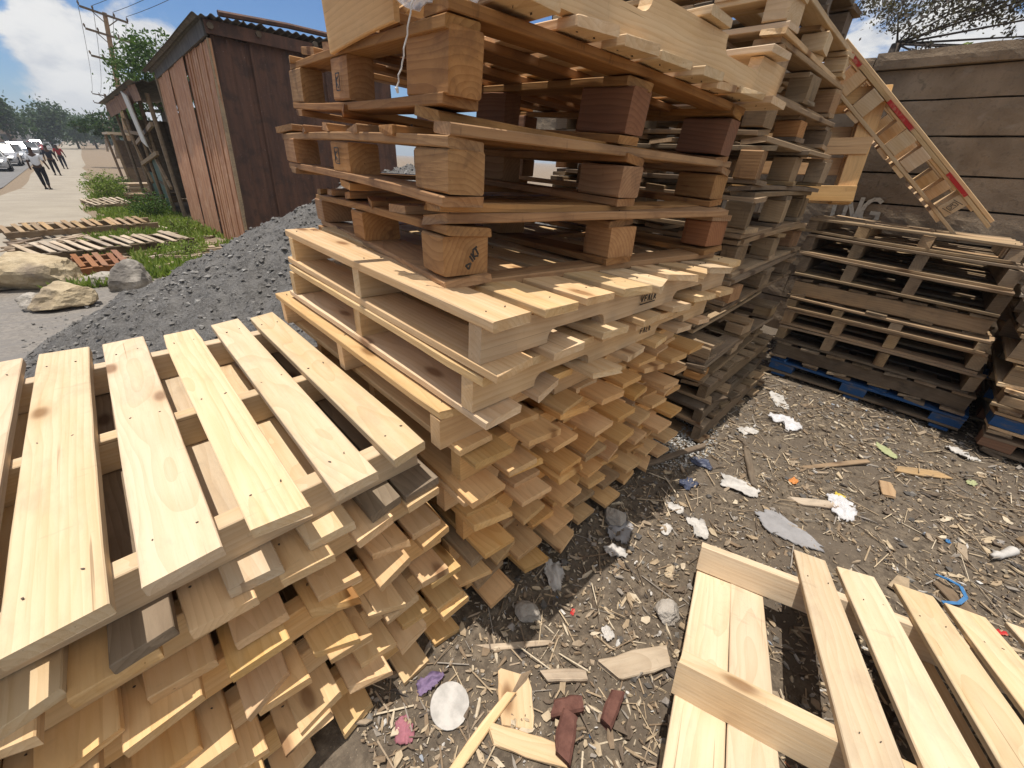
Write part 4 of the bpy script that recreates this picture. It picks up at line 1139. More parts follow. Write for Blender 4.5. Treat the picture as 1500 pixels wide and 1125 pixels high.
z45 = gbase(0, 45)
pole('tall leaning power pole with three crossarms, nearest of the poles', (2.75, 45, z45), (4.45, 45, 8.75), 0.19,
     [(0.985, -1.18, 0.22, 1.12, -0.18), (0.87, -1.10, 0.20, 1.15, -0.16), (0.73, -1.10, 0.12, 1.15, -0.2)])
pole('second power pole, shorter looking, above the far stall', (4.0, 84, gbase(0, 84)), (5.3, 84, 6.5), 0.19, [(0.97, -1.2, 0.1, 1.2, -0.1), (0.84, -1.2, 0.1, 1.2, -0.1)])
pole('farthest small power pole down the road', (5.0, 130, gbase(0, 130)), (6.4, 130, 5.8), 0.19, [(0.97, -1.2, 0.1, 1.2, -0.1), (0.84, -1.2, 0.1, 1.2, -0.1)])
m_wire = plain('black_wire', (0.03, 0.03, 0.035), 0.6)


def wire(label, a, b, sag, r, group):
    a = Vector(a); b = Vector(b); pts = [a.lerp(b, i / 24) - Vector((0, 0, sag * 4 * (i / 24) * (1 - i / 24))) for i in range(25)]
    mb = MB(); mb.tube(pts, r, 5); tag(mb.make('power_line', m_wire), label, 'power line', group)


wl = ['leftmost wire of the bundle on the top crossarm', 'second wire from the left on the top crossarm', 'third wire from the left on the top crossarm', 'rightmost wire on the top crossarm, nearest the shed roof']
for i, (xa, za, xb) in enumerate(((3.25, 9.1, 9.5), (3.95, 9.0, 10.1), (4.9, 8.85, 10.7), (5.55, 8.75, 11.3))):
    wire(wl[i], (xa, 44.9, za), (xb, 6, 10.4), 0.8, 0.014, 'wires on the power poles')
    wire(wl[i].replace('on the top crossarm', 'running on to the second pole'), (xa, 44.9, za), (4.05 + i * 0.75, 83.9, 6.4), 0.7, 0.014, 'wires on the power poles')
for i, dz in enumerate((0, 0.32, 0.75)):
    wire('%s thin wire crossing the sky behind the thorn tree' % ('lowest', 'middle', 'highest')[i], (9.0, 6, 3.7 + dz), (9.0, -7, 4.15 + dz), 0.12, 0.008, 'wires over the stone wall')

# ------------------------------------------------------------------ buildings beyond the road
def house(label, x, y, w, d, h, wallc, roofc, seed):
    z = gbase(x, y); e = empty('roadside_building', Matrix.Translation((x, y, z)), label, 'building', 'buildings across the road')
    mb = MB(); mb.box(-w / 2, w / 2, 0, d, 0, h); mb.make('wall', plain('plaster', wallc, 0.9, 0.1, 3, 0.3), e)
    mb = MB(); mb.box(-w / 2 - 0.3, w / 2 + 0.3, -0.3, d + 0.3, h + 0.003, h + 0.25); mb.make('roof', plain('roofing', roofc, 0.9, 0.1, 3, 0.3), e)
    mg = plain('dark_pane', (0.05, 0.055, 0.06), 0.2, 0.5)
    nw = max(2, int(w / 2.6)); nf = max(1, int(h / 3))
    for f in range(nf):
        for i in range(nw):
            mb = MB(); mb.box(-0.55, 0.55, -0.05, 0.05, 0, 1.3); mb.make('window', mg, e, (-w / 2 + (i + 0.5) * w / nw, 0, 0.9 + f * 3))
    mb = MB(); mb.box(-w * 0.4, w * 0.4, -0.12, -0.06, 0, 0.7); mb.make('fascia_board', plain('sign_board', (0.35, 0.3, 0.28), 0.7), e, (0, 0, h - 0.9))


house('beige two storey building across the road at the left border', -24, 118, 12, 10, 6.2, (0.36, 0.32, 0.27), (0.2, 0.12, 0.09), 1)
house('low grey building across the road beside the beige one', -17.5, 142, 9, 8, 4.6, (0.36, 0.35, 0.33), (0.22, 0.17, 0.14), 2)
house('brownish low shop row farther along the road', -16.5, 178, 12, 8, 4.2, (0.28, 0.21, 0.16), (0.16, 0.13, 0.12), 3)
house('pale far building near the end of the road', -13, 240, 12, 8, 6.0, (0.42, 0.4, 0.38), (0.22, 0.18, 0.16), 4)

# ------------------------------------------------------------------ cars
m_glass = plain('tinted_car_glass', (0.035, 0.042, 0.05), 0.08, 0.6, 5, 0.0)
m_tyre = plain('tyre_rubber', (0.02, 0.02, 0.02), 0.9, 0.1)
m_rim = plain('alloy_rim', (0.4, 0.4, 0.42), 0.35, 0.5)
m_lamp = plain('headlamp_glass', (0.6, 0.62, 0.65), 0.1, 0.6)
m_bump = plain('dark_trim', (0.03, 0.03, 0.032), 0.6)


def car(label, x, y, yaw, col, suv=False):
    z = gbase(x, y) + 0.02
    e = empty('parked_car', Matrix.Translation((x, y, z)) @ Matrix.Rotation(yaw, 4, 'Z'), label, 'car', 'cars on the road')
    paint = plain('car_paint', col, 0.25, 0.5, 4, 0.06)
    hz_ = 1.62 if suv else 1.42
    belt = 0.98 if suv else 0.88
    # front looks to -y; lower body lofted in sections along y
    secs = [(-2.15, 0.72, 0.35, 0.60), (-2.02, 0.82, 0.24, 0.72), (-1.3, 0.87, 0.2, belt - 0.06), (-0.8, 0.88, 0.2, belt), (1.2, 0.88, 0.2, belt + 0.02), (1.9, 0.85, 0.24, belt), (2.12, 0.76, 0.36, belt - 0.12)]
    def loft(mb, secs, inset=0.12):
        b = len(mb.v)
        for y_, hw, z0, z1 in secs:
            mb.v += [(-hw + 0.06, y_, z0), (hw - 0.06, y_, z0), (hw, y_, z0 + 0.12), (hw, y_, z1 - inset), (hw - inset, y_, z1), (-hw + inset, y_, z1), (-hw, y_, z1 - inset), (-hw, y_, z0 + 0.12)]
        for i in range(len(secs) - 1):
            for k in range(8):
                mb.f.append((b + i * 8 + k, b + i * 8 + (k + 1) % 8, b + (i + 1) * 8 + (k + 1) % 8, b + (i + 1) * 8 + k)); mb.mi.append(0)
        mb.f.append(tuple(b + k for k in reversed(range(8)))); mb.mi.append(0)
        q = b + (len(secs) - 1) * 8; mb.f.append(tuple(q + k for k in range(8))); mb.mi.append(0)
    mb = MB(); loft(mb, secs, 0.10); mb.make('body', paint, e)
    r1 = 1.75 if suv else 1.35
    gh = [(-0.95, 0.80, belt - 0.05), (-0.25, 0.66, hz_ - 0.06), (0.2, 0.66, hz_), (r1 - 0.45, 0.66, hz_ - 0.02), (r1 + 0.2, 0.78, belt - 0.02)]
    mb = MB(); b = 0
    for y_, hw, zt in gh:
        mb.v += [(-0.80, y_, belt - 0.06), (0.80, y_, belt - 0.06), (hw, y_, zt), (-hw, y_, zt)]
    for i in range(len(gh) - 1):
        for k in range(4): mb.f.append((i * 4 + k, i * 4 + (k + 1) % 4, i * 4 + 4 + (k + 1) % 4, i * 4 + 4 + k)); mb.mi.append(0)
    mb.make('window', m_glass, e)
    mb = MB()
    for y0, y1, in ((-0.28, r1 - 0.42),):
        mb.box(-0.69, 0.69, y0, y1, hz_ - 0.05, hz_ + 0.015)
    mb.make('roof', paint, e)
    for s in (-1, 1):
        mb = MB(); mb.beam((s * 0.79, -0.93, belt - 0.02), (s * 0.66, -0.24, hz_ - 0.03), 0.06, 0.06); mb.beam((s * 0.72, 0.45, belt - 0.05), (s * 0.672, 0.45, hz_ - 0.02), 0.07, 0.1); mb.beam((s * 0.78, r1 + 0.15, belt), (s * 0.66, r1 - 0.42, hz_ - 0.02), 0.09, 0.09); mb.make('pillar', paint, e)
        mb = MB(); mb.box(-0.14, 0.14, -0.03, 0.05, -0.07, 0.07); mb.make('headlight', m_lamp, e, (s * 0.62, -2.08, 0.60))
        mb = MB(); mb.box(-0.09, 0.09, -0.05, 0.05, -0.06, 0.06); mb.make('mirror', paint, e, (s * 0.95, -0.72, belt + 0.05))
        for yy in (-1.32, 1.32):
            mb = MB(); mb.tube([(-0.11, 0, 0), (0.11, 0, 0)], 0.33, 18); w = mb.make('wheel', m_tyre, e, (s * 0.80, yy, 0.33))
            mb = MB(); mb.tube([(-0.118, 0, 0), (0.118, 0, 0)], 0.2, 12); mb.make('rim', m_rim, w)
    mb = MB(); mb.box(-0.55, 0.55, -0.02, 0.03, -0.10, 0.10); mb.make('grille', m_bump, e, (0, -2.13, 0.50))


car('white sedan coming along the road, nearest of the cars', -4.55, 48.5, 0.05, (0.36, 0.36, 0.37))
car('white tall car right behind the nearest white sedan', -4.45, 57, 0.0, (0.36, 0.36, 0.37), True)
car('silver car third in the row on the road', -4.45, 66, 0.03, (0.45, 0.47, 0.5))
car('dark grey car behind the silver one', -4.7, 78, 0.0, (0.10, 0.11, 0.12), True)
car('white far car beside the walker in dark clothes', -4.3, 92, 0.0, (0.36, 0.36, 0.37))
car('red far car farther down the road', -4.4, 108, 0.0, (0.35, 0.03, 0.03))
car('farthest pale van like car on the road', -4.9, 128, 0.0, (0.6, 0.6, 0.58), True)
car('blue grey car waiting in the other lane', -8.6, 84, math.pi, (0.16, 0.2, 0.27))
car('white car in the other lane at the left border', -8.2, 62, math.pi, (0.36, 0.36, 0.37), True)

# ------------------------------------------------------------------ people on the path
m_skin = plain('dark_skin', (0.07, 0.038, 0.025), 0.5, 0.3)
m_hair = plain('black_hair', (0.012, 0.01, 0.01), 0.8, 0.1)


def skin_mesh(name, V, E, R, mat, parent=None, sub=1):
    me = bpy.data.meshes.new(name); me.from_pydata(V, E, [])
    o = bpy.data.objects.new(name, me); COL.objects.link(o)
    md = o.modifiers.new('skin', 'SKIN'); md.use_smooth_shade = True
    for i, sv_ in enumerate(me.skin_vertices[0].data):
        sv_.radius = R[i] if isinstance(R[i], tuple) else (R[i], R[i]); sv_.use_root = (i == 0)
    md2 = o.modifiers.new('sub', 'SUBSURF'); md2.levels = sub; md2.render_levels = sub
    me.materials.append(mat)
    if parent: o.parent = parent
    return o


def person(label, x, y, yaw, h, top_mat, leg_mat, seed, skirt=False):
    r = random.Random(seed); z = gbase(x, y) + 0.012; k = h / 1.75
    e = empty('person', Matrix.Translation((x, y, z)) @ Matrix.Rotation(yaw, 4, 'Z') @ Matrix.Scale(k, 4), label, 'person', 'people walking on the path')
    st = 0.20
    V = [(0, 0, 0.95), (0, 0.0, 1.15), (0, 0.0, 1.36), (0, 0.0, 1.47), (0, -0.01, 1.55), (0, -0.02, 1.66), (0, -0.01, 1.73),
         (0.09, 0, 0.90), (0.10, -st * 0.45, 0.50), (0.10, -st * 0.9 + 0.08, 0.09), (0.11, -st - 0.02, 0.03),
         (-0.09, 0, 0.90), (-0.10, st * 0.2, 0.50), (-0.10, st + 0.06, 0.12), (-0.11, st - 0.04, 0.03),
         (0.18, 0, 1.42), (0.25, 0.05, 1.15), (0.27, 0.02, 0.90), (0.275, -0.01, 0.81),
         (-0.18, 0, 1.42), (-0.26, -0.03, 1.15), (-0.30, -0.10, 0.92), (-0.305, -0.13, 0.83)]
    E_ = [(0, 1), (1, 2), (2, 3), (3, 4), (4, 5), (5, 6), (0, 7), (7, 8), (8, 9), (9, 10), (0, 11), (11, 12), (12, 13), (13, 14), (2, 15), (15, 16), (16, 17), (17, 18), (2, 19), (19, 20), (20, 21), (21, 22)]
    R = [(0.14, 0.1), (0.125, 0.09), (0.16, 0.1), 0.055, 0.06, 0.095, 0.07, 0.085, 0.06, 0.04, 0.04, 0.085, 0.06, 0.04, 0.04, 0.055, 0.043, 0.032, 0.035, 0.055, 0.043, 0.032, 0.035]
    skin_mesh('body', V, E_, R, m_skin, e, 2)
    skin_mesh('shirt', [(0, 0, 0.93), (0, 0, 1.15), (0, 0, 1.37), (0, 0, 1.45), (0.19, 0, 1.41), (0.245, 0.045, 1.18), (-0.19, 0, 1.41), (-0.25, -0.02, 1.18)],
              [(0, 1), (1, 2), (2, 3), (2, 4), (4, 5), (2, 6), (6, 7)], [(0.165, 0.125), (0.15, 0.115), (0.18, 0.12), 0.07, 0.072, 0.062, 0.072, 0.062], top_mat, e, 2)
    if skirt:
        skin_mesh('skirt', [(0, 0, 0.98), (0, 0, 0.75), (0, 0, 0.45)], [(0, 1), (1, 2)], [(0.16, 0.12), (0.19, 0.16), (0.20, 0.19)], leg_mat, e, 2)
    else:
        skin_mesh('trousers', [(0, 0, 0.98), (0.09, 0, 0.88), (0.10, -st * 0.45, 0.50), (0.10, -st * 0.9 + 0.08, 0.14), (-0.09, 0, 0.88), (-0.10, st * 0.2, 0.50), (-0.10, st + 0.06, 0.17)],
                  [(0, 1), (1, 2), (2, 3), (0, 4), (4, 5), (5, 6)], [(0.155, 0.12), 0.105, 0.078, 0.058, 0.105, 0.078, 0.058], leg_mat, e, 2)
    skin_mesh('hair', [(0, 0.02, 1.64), (0, 0.015, 1.73)], [(0, 1)], [(0.105, 0.105), (0.085, 0.09)], m_hair, e, 2)
    mb = MB()
    for s in (-1, 1): mb.box(s * 0.105 - 0.045, s * 0.105 + 0.045, (-st - 0.14 if s > 0 else st - 0.14), (-st + 0.10 if s > 0 else st + 0.1), -0.005 if s > 0 else -0.005, 0.055)
    for i, s in enumerate((1, -1)):
        mb = MB(); mb.box(-0.045, 0.045, -0.13, 0.12, 0, 0.06); mb.make('shoe', m_bump, e, (s * 0.108, (-st - 0.02) if s > 0 else (st), -0.008), (0, 0, 0))
    return e


m_white = plain('white_cotton', (0.62, 0.64, 0.68), 0.9, 0.1); m_black = plain('black_cloth', (0.02, 0.02, 0.024), 0.9, 0.1)
m_navy = plain('dark_navy_cloth', (0.025, 0.027, 0.04), 0.9, 0.1); m_redc = plain('red_cloth', (0.25, 0.03, 0.035), 0.9, 0.1); m_greyc = plain('grey_cloth', (0.12, 0.12, 0.13), 0.9, 0.1)
person('person in white shirt and black trousers walking away on the dirt path', -1.49, 30.8, math.pi - 0.15, 1.80, m_white, m_black, 1)
person('person in dark clothes walking on the path ahead of the white shirt', -1.33, 43.0, math.pi + 0.1, 1.78, m_navy, m_black, 2)
person('person in red top farther down the path', -0.98, 52.0, math.pi, 1.75, m_redc, m_navy, 3)

# ------------------------------------------------------------------ plywood, plastic and string on top of the middle stack
PW = empty('plywood_crate', Matrix.Translation(W3(0.555, 0.90, 0.235)) @ Matrix.Rotation(-0.10, 4, 'Z'), 'thin plywood crate side propped on the far left corner of the top brown pallet', 'crate')
board('panel', PW, (0.0, 0.25, 0.13), 0.44, 0.26, 0.012, 'y', 'amber', random.Random(1), nx=6)
PW.children[-1].rotation_euler = Euler((math.pi / 2, 0, math.pi / 2))
board('panel', PW, (0.20, 0.475, 0.13), 0.42, 0.26, 0.012, 'x', 'amber', random.Random(2), nx=6); PW.children[-1].rotation_euler = (math.pi / 2, 0, 0)
board('batten', PW, (-0.017, 0.22, 0.14), 0.30, 0.034, 0.022, 'x', 'fresh', random.Random(3), nx=4); PW.children[-1].rotation_euler = (0, math.pi / 2, 0)
board('flap', PW, (0.045, 0.24, 0.31), 0.46, 0.16, 0.012, 'y', 'pale', random.Random(4), nx=6); PW.children[-1].rotation_euler = Euler((math.radians(-35), 0, math.pi / 2))


def crumple(name, label, cat, loc, sx, sy, sz, mat, seed, group=None, n=26, yaw=0.0, torn=0.3, th=0.002):
    """a crumpled sheet with a torn outline, two skins a hair apart"""
    V = []; F = []; keep = {}
    for side in (0, 1):
        for j in range(n + 1):
            for i in range(n + 1):
                u = i / n - 0.5; v = j / n - 0.5
                z = abs(nz(u * 3 + seed, v * 3, 1)) * 0.9 + abs(nz(u * 7, v * 7 + seed, 2)) * 0.5 + nz(u * 17, v * 17, seed) * 0.18
                V.append((u * sx + nz(v * 4, seed, 3) * sx * 0.12, v * sy + nz(u * 4, seed, 5) * sy * 0.12, z * sz - side * th))
    N = (n + 1) ** 2
    ok = lambda i, j: (abs((i + 0.5) / n - 0.5) * 2.1) ** 3.2 + (abs((j + 0.5) / n - 0.5) * 2.1) ** 3.2 < 0.85 + torn * 1.6 * nz(i / n * 1.9 + seed, j / n * 1.9, 7)
    q = lambda i, j: j * (n + 1) + i
    for j in range(n):
        for i in range(n):
            if not ok(i, j): continue
            F.append((q(i, j), q(i + 1, j), q(i + 1, j + 1), q(i, j + 1))); F.append((N + q(i, j), N + q(i, j + 1), N + q(i + 1, j + 1), N + q(i + 1, j)))
            for di, dj, a, b in ((-1, 0, q(i, j), q(i, j + 1)), (1, 0, q(i + 1, j + 1), q(i + 1, j)), (0, -1, q(i + 1, j), q(i, j)), (0, 1, q(i, j + 1), q(i + 1, j + 1))):
                ii, jj = i + di, j + dj
                if not (0 <= ii < n and 0 <= jj < n and ok(ii, jj)): F.append((b, a, N + a, N + b))
    used = sorted({i for f in F for i in f}); mp = {a: b for b, a in enumerate(used)}
    V = [V[i] for i in used]; F = [tuple(mp[i] for i in f) for f in F]
    o = link(name, V, F, mat, None, loc, (0, 0, yaw), smooth=True)
    return tag(o, label, cat, group)


m_film, n = new_mat('milky_plastic_film')
a = n.noise(n.n('ShaderNodeTexCoord').outputs['Object'], 30, 4, 0.6)
bs = n.n('ShaderNodeBsdfPrincipled', {'Base Color': (0.78, 0.77, 0.78, 1), 'Roughness': 0.35, 'Specular IOR Level': 0.5, 'Alpha': n.math('ADD', 0.30, n.math('MULTIPLY', a, 0.5)), 'Normal': n.n('ShaderNodeBump', {'Height': a, 'Strength': 0.4}).outputs[0]})
n.t.links.new(bs.outputs[0], n.n('ShaderNodeOutputMaterial').inputs[0])
o = crumple('plastic_wrap', 'torn milky plastic wrap draped over the near top corner of the middle stack', 'plastic wrap', W3(0.575, 0.845, 0.300), 0.34, 0.18, 0.07, m_film, 3.3, n=40, yaw=-0.5)
o.rotation_euler = (math.radians(62), 0.0, math.radians(-52))
m_str = plain('white_twine', (0.6, 0.57, 0.54), 0.9, 0.1, 60, 0.3)
mb = MB(); rng = random.Random(6); P0 = Vector(W3(0.505, 0.768, 0.238)); pts = []
for i in range(15):
    t = i / 14; pts.append(P0 + Vector((-0.012 - 0.02 * t + rng.uniform(-1, 1) * 0.002, -0.01 + 0.05 * t + rng.uniform(-1, 1) * 0.002, -0.13 * t)))
mb.tube(pts, 0.0015, 6); mb.tube([pts[-1], pts[-1] + Vector((0.003, 0.002, -0.008))], [0.0035, 0.002], 6)
tag(mb.make('twine', m_str), 'white frayed twine hanging beside the big corner block', 'twine')

# ink stamps on wood
def stamp(parent, loc, rot, strokes, w=0.004):
    mb = MB()
    for k, (a, b) in enumerate(strokes):
        a = Vector((*a, 0.0003 * k)); b = Vector((*b, 0.0003 * k)); d = (b - a).normalized(); s = Vector((-d.y, d.x, 0)) * w / 2; t = Vector((0, 0, 0.0012))
        q = [a - s, b - s, b + s, a + s]
        mb.add(q + [v + t for v in q], [(3, 2, 1, 0), (4, 5, 6, 7), (0, 1, 5, 4), (1, 2, 6, 5), (2, 3, 7, 6), (3, 0, 4, 7)])
    return mb.make('ink_stamp', MAT['ink'], parent, loc, rot)


sq_ = [((-.016, -.02), (.016, -.02)), ((.016, -.02), (.016, .02)), ((.016, .02), (-.016, .02)), ((-.016, .02), (-.016, -.02)), ((-.009, -.012), (-.009, .012)), ((-.009, .004), (.01, .012)), ((-.009, 0), (.01, -.012)), ((0, -.014), (.011, -.014))]
# near block of the lowest brown pallet: diamond and two slanted marks on its front
def on_front(e, u, z, v, strokes, w=0.004): return stamp(e, (u, v, z), (math.pi / 2, 0, 0), strokes, w)
rot45 = lambda st, a, s: [tuple((x * math.cos(a) * s - y * math.sin(a) * s, x * math.sin(a) * s + y * math.cos(a) * s) for x, y in seg_) for seg_ in st]
on_front(B1, -1.179 / 2 + 0.062, 0.036 + 0.046, -1.25 / 2 - 0.0058, rot45([((-.022, -.012), (-.022, .0)), ((-.022, 0), (-.008, -.006)), ((-.008, -.006), (-.022, -.012)), ((-.002, -.008), (.0, .008)), ((.004, -.008), (.006, .010)), ((.006, .0), (.014, .010)), ((.006, .0), (.016, -.008)), ((.018, -.006), (.022, .012)), ((.013, .012), (.027, .010))], 0.75, 1.0), 0.0042)
for e, L, bx in ((B2, 1.2, 0.085), (B3, 1.243, 0.077)):
    stamp(e, (-(1.19 if e is B2 else 1.131) / 2 - 0.0046, 0.01, 0.085), (math.pi / 2, 0, -math.pi / 2), sq_, 0.0028)
scrib = [((-.045, -.016), (.045, -.016)), ((-.045, .012), (-.038, -.008)), ((-.038, -.008), (-.032, .012)), ((-.024, .01), (-.024, -.008)), ((-.024, .01), (-.014, .01)), ((-.024, .001), (-.015, .001)), ((-.006, -.008), (-.001, .012)), ((-.001, .012), (.005, -.008)), ((.012, .01), (.012, -.008)), ((.012, -.008), (.021, -.008)), ((.028, .01), (.028, -.008)), ((.028, .01), (.037, .004)), ((.037, .004), (.028, .0)), ((.03, .0), (.038, -.008))]
stamp(PM[0], (0.02, -0.6 + 0.06 - 0.0245, 0.066), (math.pi / 2, 0, 0), scrib, 0.0035)
stamp(PM[1], (0.10, -0.6 + 0.06 - 0.0245, 0.062), (math.pi / 2, 0, 0), scrib[3:], 0.003)
stamp(LP, (-0.75 / 2 - 0.007, -0.70 + 0.23, 0.09), (math.pi / 2, 0, -math.pi / 2), rot45(sq_ + [((-.03, -.03), (.03, -.028)), ((-.03, .026), (.03, .03))], 0.2, 1.0), 0.003)

# ------------------------------------------------------------------ litter on the ground
MAT['paper'] = plain('white_paper', (0.54, 0.51, 0.47), 0.85, 0.15, 22, 0.75)
MAT['greyfilm'] = plain('grey_plastic_sheet', (0.30, 0.29, 0.29), 0.5, 0.3, 18, 0.4)
MAT['bluefilm'] = plain('blue_plastic', (0.05, 0.17, 0.36), 0.5, 0.3, 40, 0.5)
MAT['darkblue'] = plain('dark_blue_plastic', (0.05, 0.06, 0.10), 0.5, 0.4, 20, 0.4)
MAT['pinkc'] = plain('pink_cloth', (0.36, 0.15, 0.18), 0.9, 0.1, 30, 0.6)
MAT['purplec'] = plain('purple_cloth', (0.22, 0.16, 0.26), 0.9, 0.1, 30, 0.4)
MAT['yell'] = plain('yellow_plastic', (0.55, 0.42, 0.06), 0.5, 0.3)
MAT['lime'] = plain('lime_plastic', (0.36, 0.38, 0.20), 0.5, 0.3)
MAT['orange'] = plain('orange_plastic', (0.55, 0.22, 0.06), 0.5, 0.3)
MAT['card'] = plain('brown_cardboard', (0.36, 0.26, 0.16), 0.9, 0.1)
MAT['brickm'] = speckle('red_brick', (0.10, 0.045, 0.035), (0.16, 0.075, 0.057), 30, 0.9, 0.4)
gz = lambda x, y: gheight(x, y)


def paper(label, cat, x, y, s, mat, seed, sz=0.04, asp=0.7, name='paper_scrap', group='paper and plastic litter'):
    return crumple(name, label, cat, (x, y, gz(x, y) + 0.006), s * 0.78, s * asp * 0.7, sz * 0.5, mat, seed, group, n=16, yaw=seed * 1.7, torn=0.55)


paper('large torn white paper in the middle of the littered yard', 'paper', 1.84, 0.19, 0.24, MAT['paper'], 1.1, 0.05)
paper('crumpled white paper nearest the tall middle stack shadow', 'paper', 1.44, 0.22, 0.16, MAT['paper'], 2.3, 0.05)
paper('small white paper scrap left of the crumpled paper', 'paper', 1.32, 0.31, 0.09, MAT['paper'], 3.7, 0.03)
paper('white scrap just inside the shadow of the middle stack', 'paper', 1.47, 0.345, 0.11, MAT['paper'], 4.9, 0.04)
paper('white paper near the foot of the dark tall stack', 'paper', 2.39, 0.33, 0.16, MAT['paper'], 5.3, 0.04)
paper('see through crumpled film before the blue pallet', 'plastic film', 2.68, 0.20, 0.26, m_film, 6.1, 0.09, 0.8, 'plastic_film')
paper('flat white card farthest back between the stacks', 'card', 2.95, 0.30, 0.30, MAT['paper'], 7.7, 0.02, 0.5)
paper('flat grey plastic sheet above the single pallet', 'plastic sheet', 1.72, -0.06, 0.34, MAT['greyfilm'], 8.2, 0.03, 0.6, 'plastic_sheet')
paper('clear crumpled bag with a yellow patch beside it', 'plastic bag', 2.06, -0.20, 0.24, m_film, 9.4, 0.08, 0.7, 'plastic_bag')
paper('yellow plastic scrap touching the clear bag', 'plastic scrap', 2.17, -0.17, 0.07, MAT['yell'], 10.2, 0.03, 0.7, 'plastic_scrap')
paper('lime tinted sheet lying before the wall stack', 'plastic sheet', 2.81, -0.29, 0.19, MAT['lime'], 11.6, 0.03, 0.45, 'plastic_sheet')
paper('small bright green scrap toward the right border stack', 'plastic scrap', 2.83, -0.64, 0.08, MAT['lime'], 12.8, 0.03, 0.7, 'plastic_scrap')
paper('white sheet by the foot of the right border stack', 'paper', 3.12, -0.60, 0.17, MAT['paper'], 13.5, 0.06, 0.6)
paper('dark blue film at the shadow edge of the middle stack', 'plastic film', 1.66, 0.37, 0.13, MAT['darkblue'], 14.6, 0.05, 0.8, 'plastic_film')
paper('grey blue film between middle and dark stacks', 'plastic film', 1.86, 0.39, 0.15, MAT['darkblue'], 15.9, 0.04, 0.7, 'plastic_film')
paper('orange scrap in the sunlit middle of the yard', 'plastic scrap', 2.11, 0.01, 0.08, MAT['orange'], 16.4, 0.03, 0.7, 'plastic_scrap')
paper('pink cloth by the front foot of the nearest stack', 'cloth', 0.14, 0.475, 0.085, MAT['pinkc'], 17.2, 0.04, 0.9, 'cloth_rag')
paper('purple cloth poking from under the nearest stack', 'cloth', 0.25, 0.515, 0.11, MAT['purplec'], 18.3, 0.07, 0.6, 'cloth_rag')
paper('blue white sheet standing in shade under the middle stack', 'paper', 0.80, 0.50, 0.18, MAT['paper'], 19.1, 0.06, 0.6)
paper('grey sheet in the shade beside the middle stack', 'plastic sheet', 1.18, 0.46, 0.24, MAT['greyfilm'], 20.6, 0.04, 0.6, 'plastic_sheet')
paper('white scrap among the chips in front of the middle stack', 'paper', 1.06, 0.40, 0.11, MAT['paper'], 21.7, 0.04)
paper('white foam piece near the brick bits', 'foam', 0.77, 0.245, 0.07, MAT['paper'], 22.8, 0.03, 0.8, 'foam_scrap')
paper('white scrap close to the left edge of the single pallet', 'paper', 0.80, 0.115, 0.10, MAT['paper'], 23.6, 0.04)
paper('tiny blue scrap near the white bottle', 'plastic scrap', 2.20, -0.56, 0.04, MAT['bluefilm'], 24.2, 0.015, 0.8, 'plastic_scrap')
paper('small red scrap right of the blue strap', 'plastic scrap', 1.79, -0.70, 0.05, MAT['red'], 25.4, 0.02, 0.6, 'plastic_scrap')
paper('red wrapper among the chips left of the single pallet', 'wrapper', 0.74, 0.37, 0.035, MAT['red'], 26.1, 0.015, 0.7, 'wrapper')
# round white lid
mb = MB(); mb.tube([(0, 0, 0), (0, 0, 0.003), (0, 0, 0.007), (0, 0, 0.008)], [0.05, 0.055, 0.054, 0.047], 22)
tag(mb.make('white_lid', MAT['paper'], None, (0.262, 0.435, gz(0.262, 0.435) + 0.012), (0.2, -0.1, 0.3)), 'round bluish white lid near the foot of the nearest stack', 'lid', 'paper and plastic litter')
# white squashed bottle
mb = MB(); mb.tube([(-0.075, 0, 0.017), (-0.06, 0, 0.019), (0.015, 0.004, 0.013), (0.04, 0.002, 0.018), (0.055, 0, 0.018), (0.07, 0, 0.018)], [0.012, 0.019, 0.013, 0.018, 0.008, 0.008], 10)
tag(mb.make('squashed_bottle', MAT['paper'], None, (2.27, -0.72, gz(2.27, -0.72) + 0.002), (0, 0, 2.6), True), 'squashed white plastic bottle near the right border', 'bottle', 'paper and plastic litter')
# blue strap
mb = MB(); pts = [Vector((1.90, -0.52, 0.02)), Vector((1.885, -0.55, 0.035)), Vector((1.89, -0.585, 0.03)), Vector((1.84, -0.60, 0.03)), Vector((1.80, -0.585, 0.02)), Vector((1.77, -0.545, 0.012))]
for i in range(len(pts) - 1): mb.beam(pts[i], pts[i + 1], 0.012, 0.003)
tag(mb.make('blue_strap', MAT['bluefilm']), 'curled blue plastic strap above the right end of the single pallet', 'strap', 'paper and plastic litter')


def chunk(name, label, cat, x, y, L, w, t, yaw, mat, seed, group='wood pieces on the ground', tilt=0.05):
    rng = random.Random(seed); V, F = board_geo(L, w, t, rng, nx=6, ch=min(w, t) * 0.18, warp=0.004, edge=w * 0.08, rag=L * 0.06)
    for i, v in enumerate(V):
        k = v[0] / L
        V[i] = (v[0], v[1] * (1 - 0.35 * abs(k) * rng.uniform(0.5, 1.2)), v[2])
    o = link(name, V, F, mat, None, (x, y, gz(x, y) + t * 0.5 + 0.004), (rng.uniform(-tilt, tilt), rng.uniform(-tilt, tilt), yaw))
    return tag(o, label, cat, group)


def ang(ax, ay, bx, by): return math.atan2(by - ay, bx - ax)


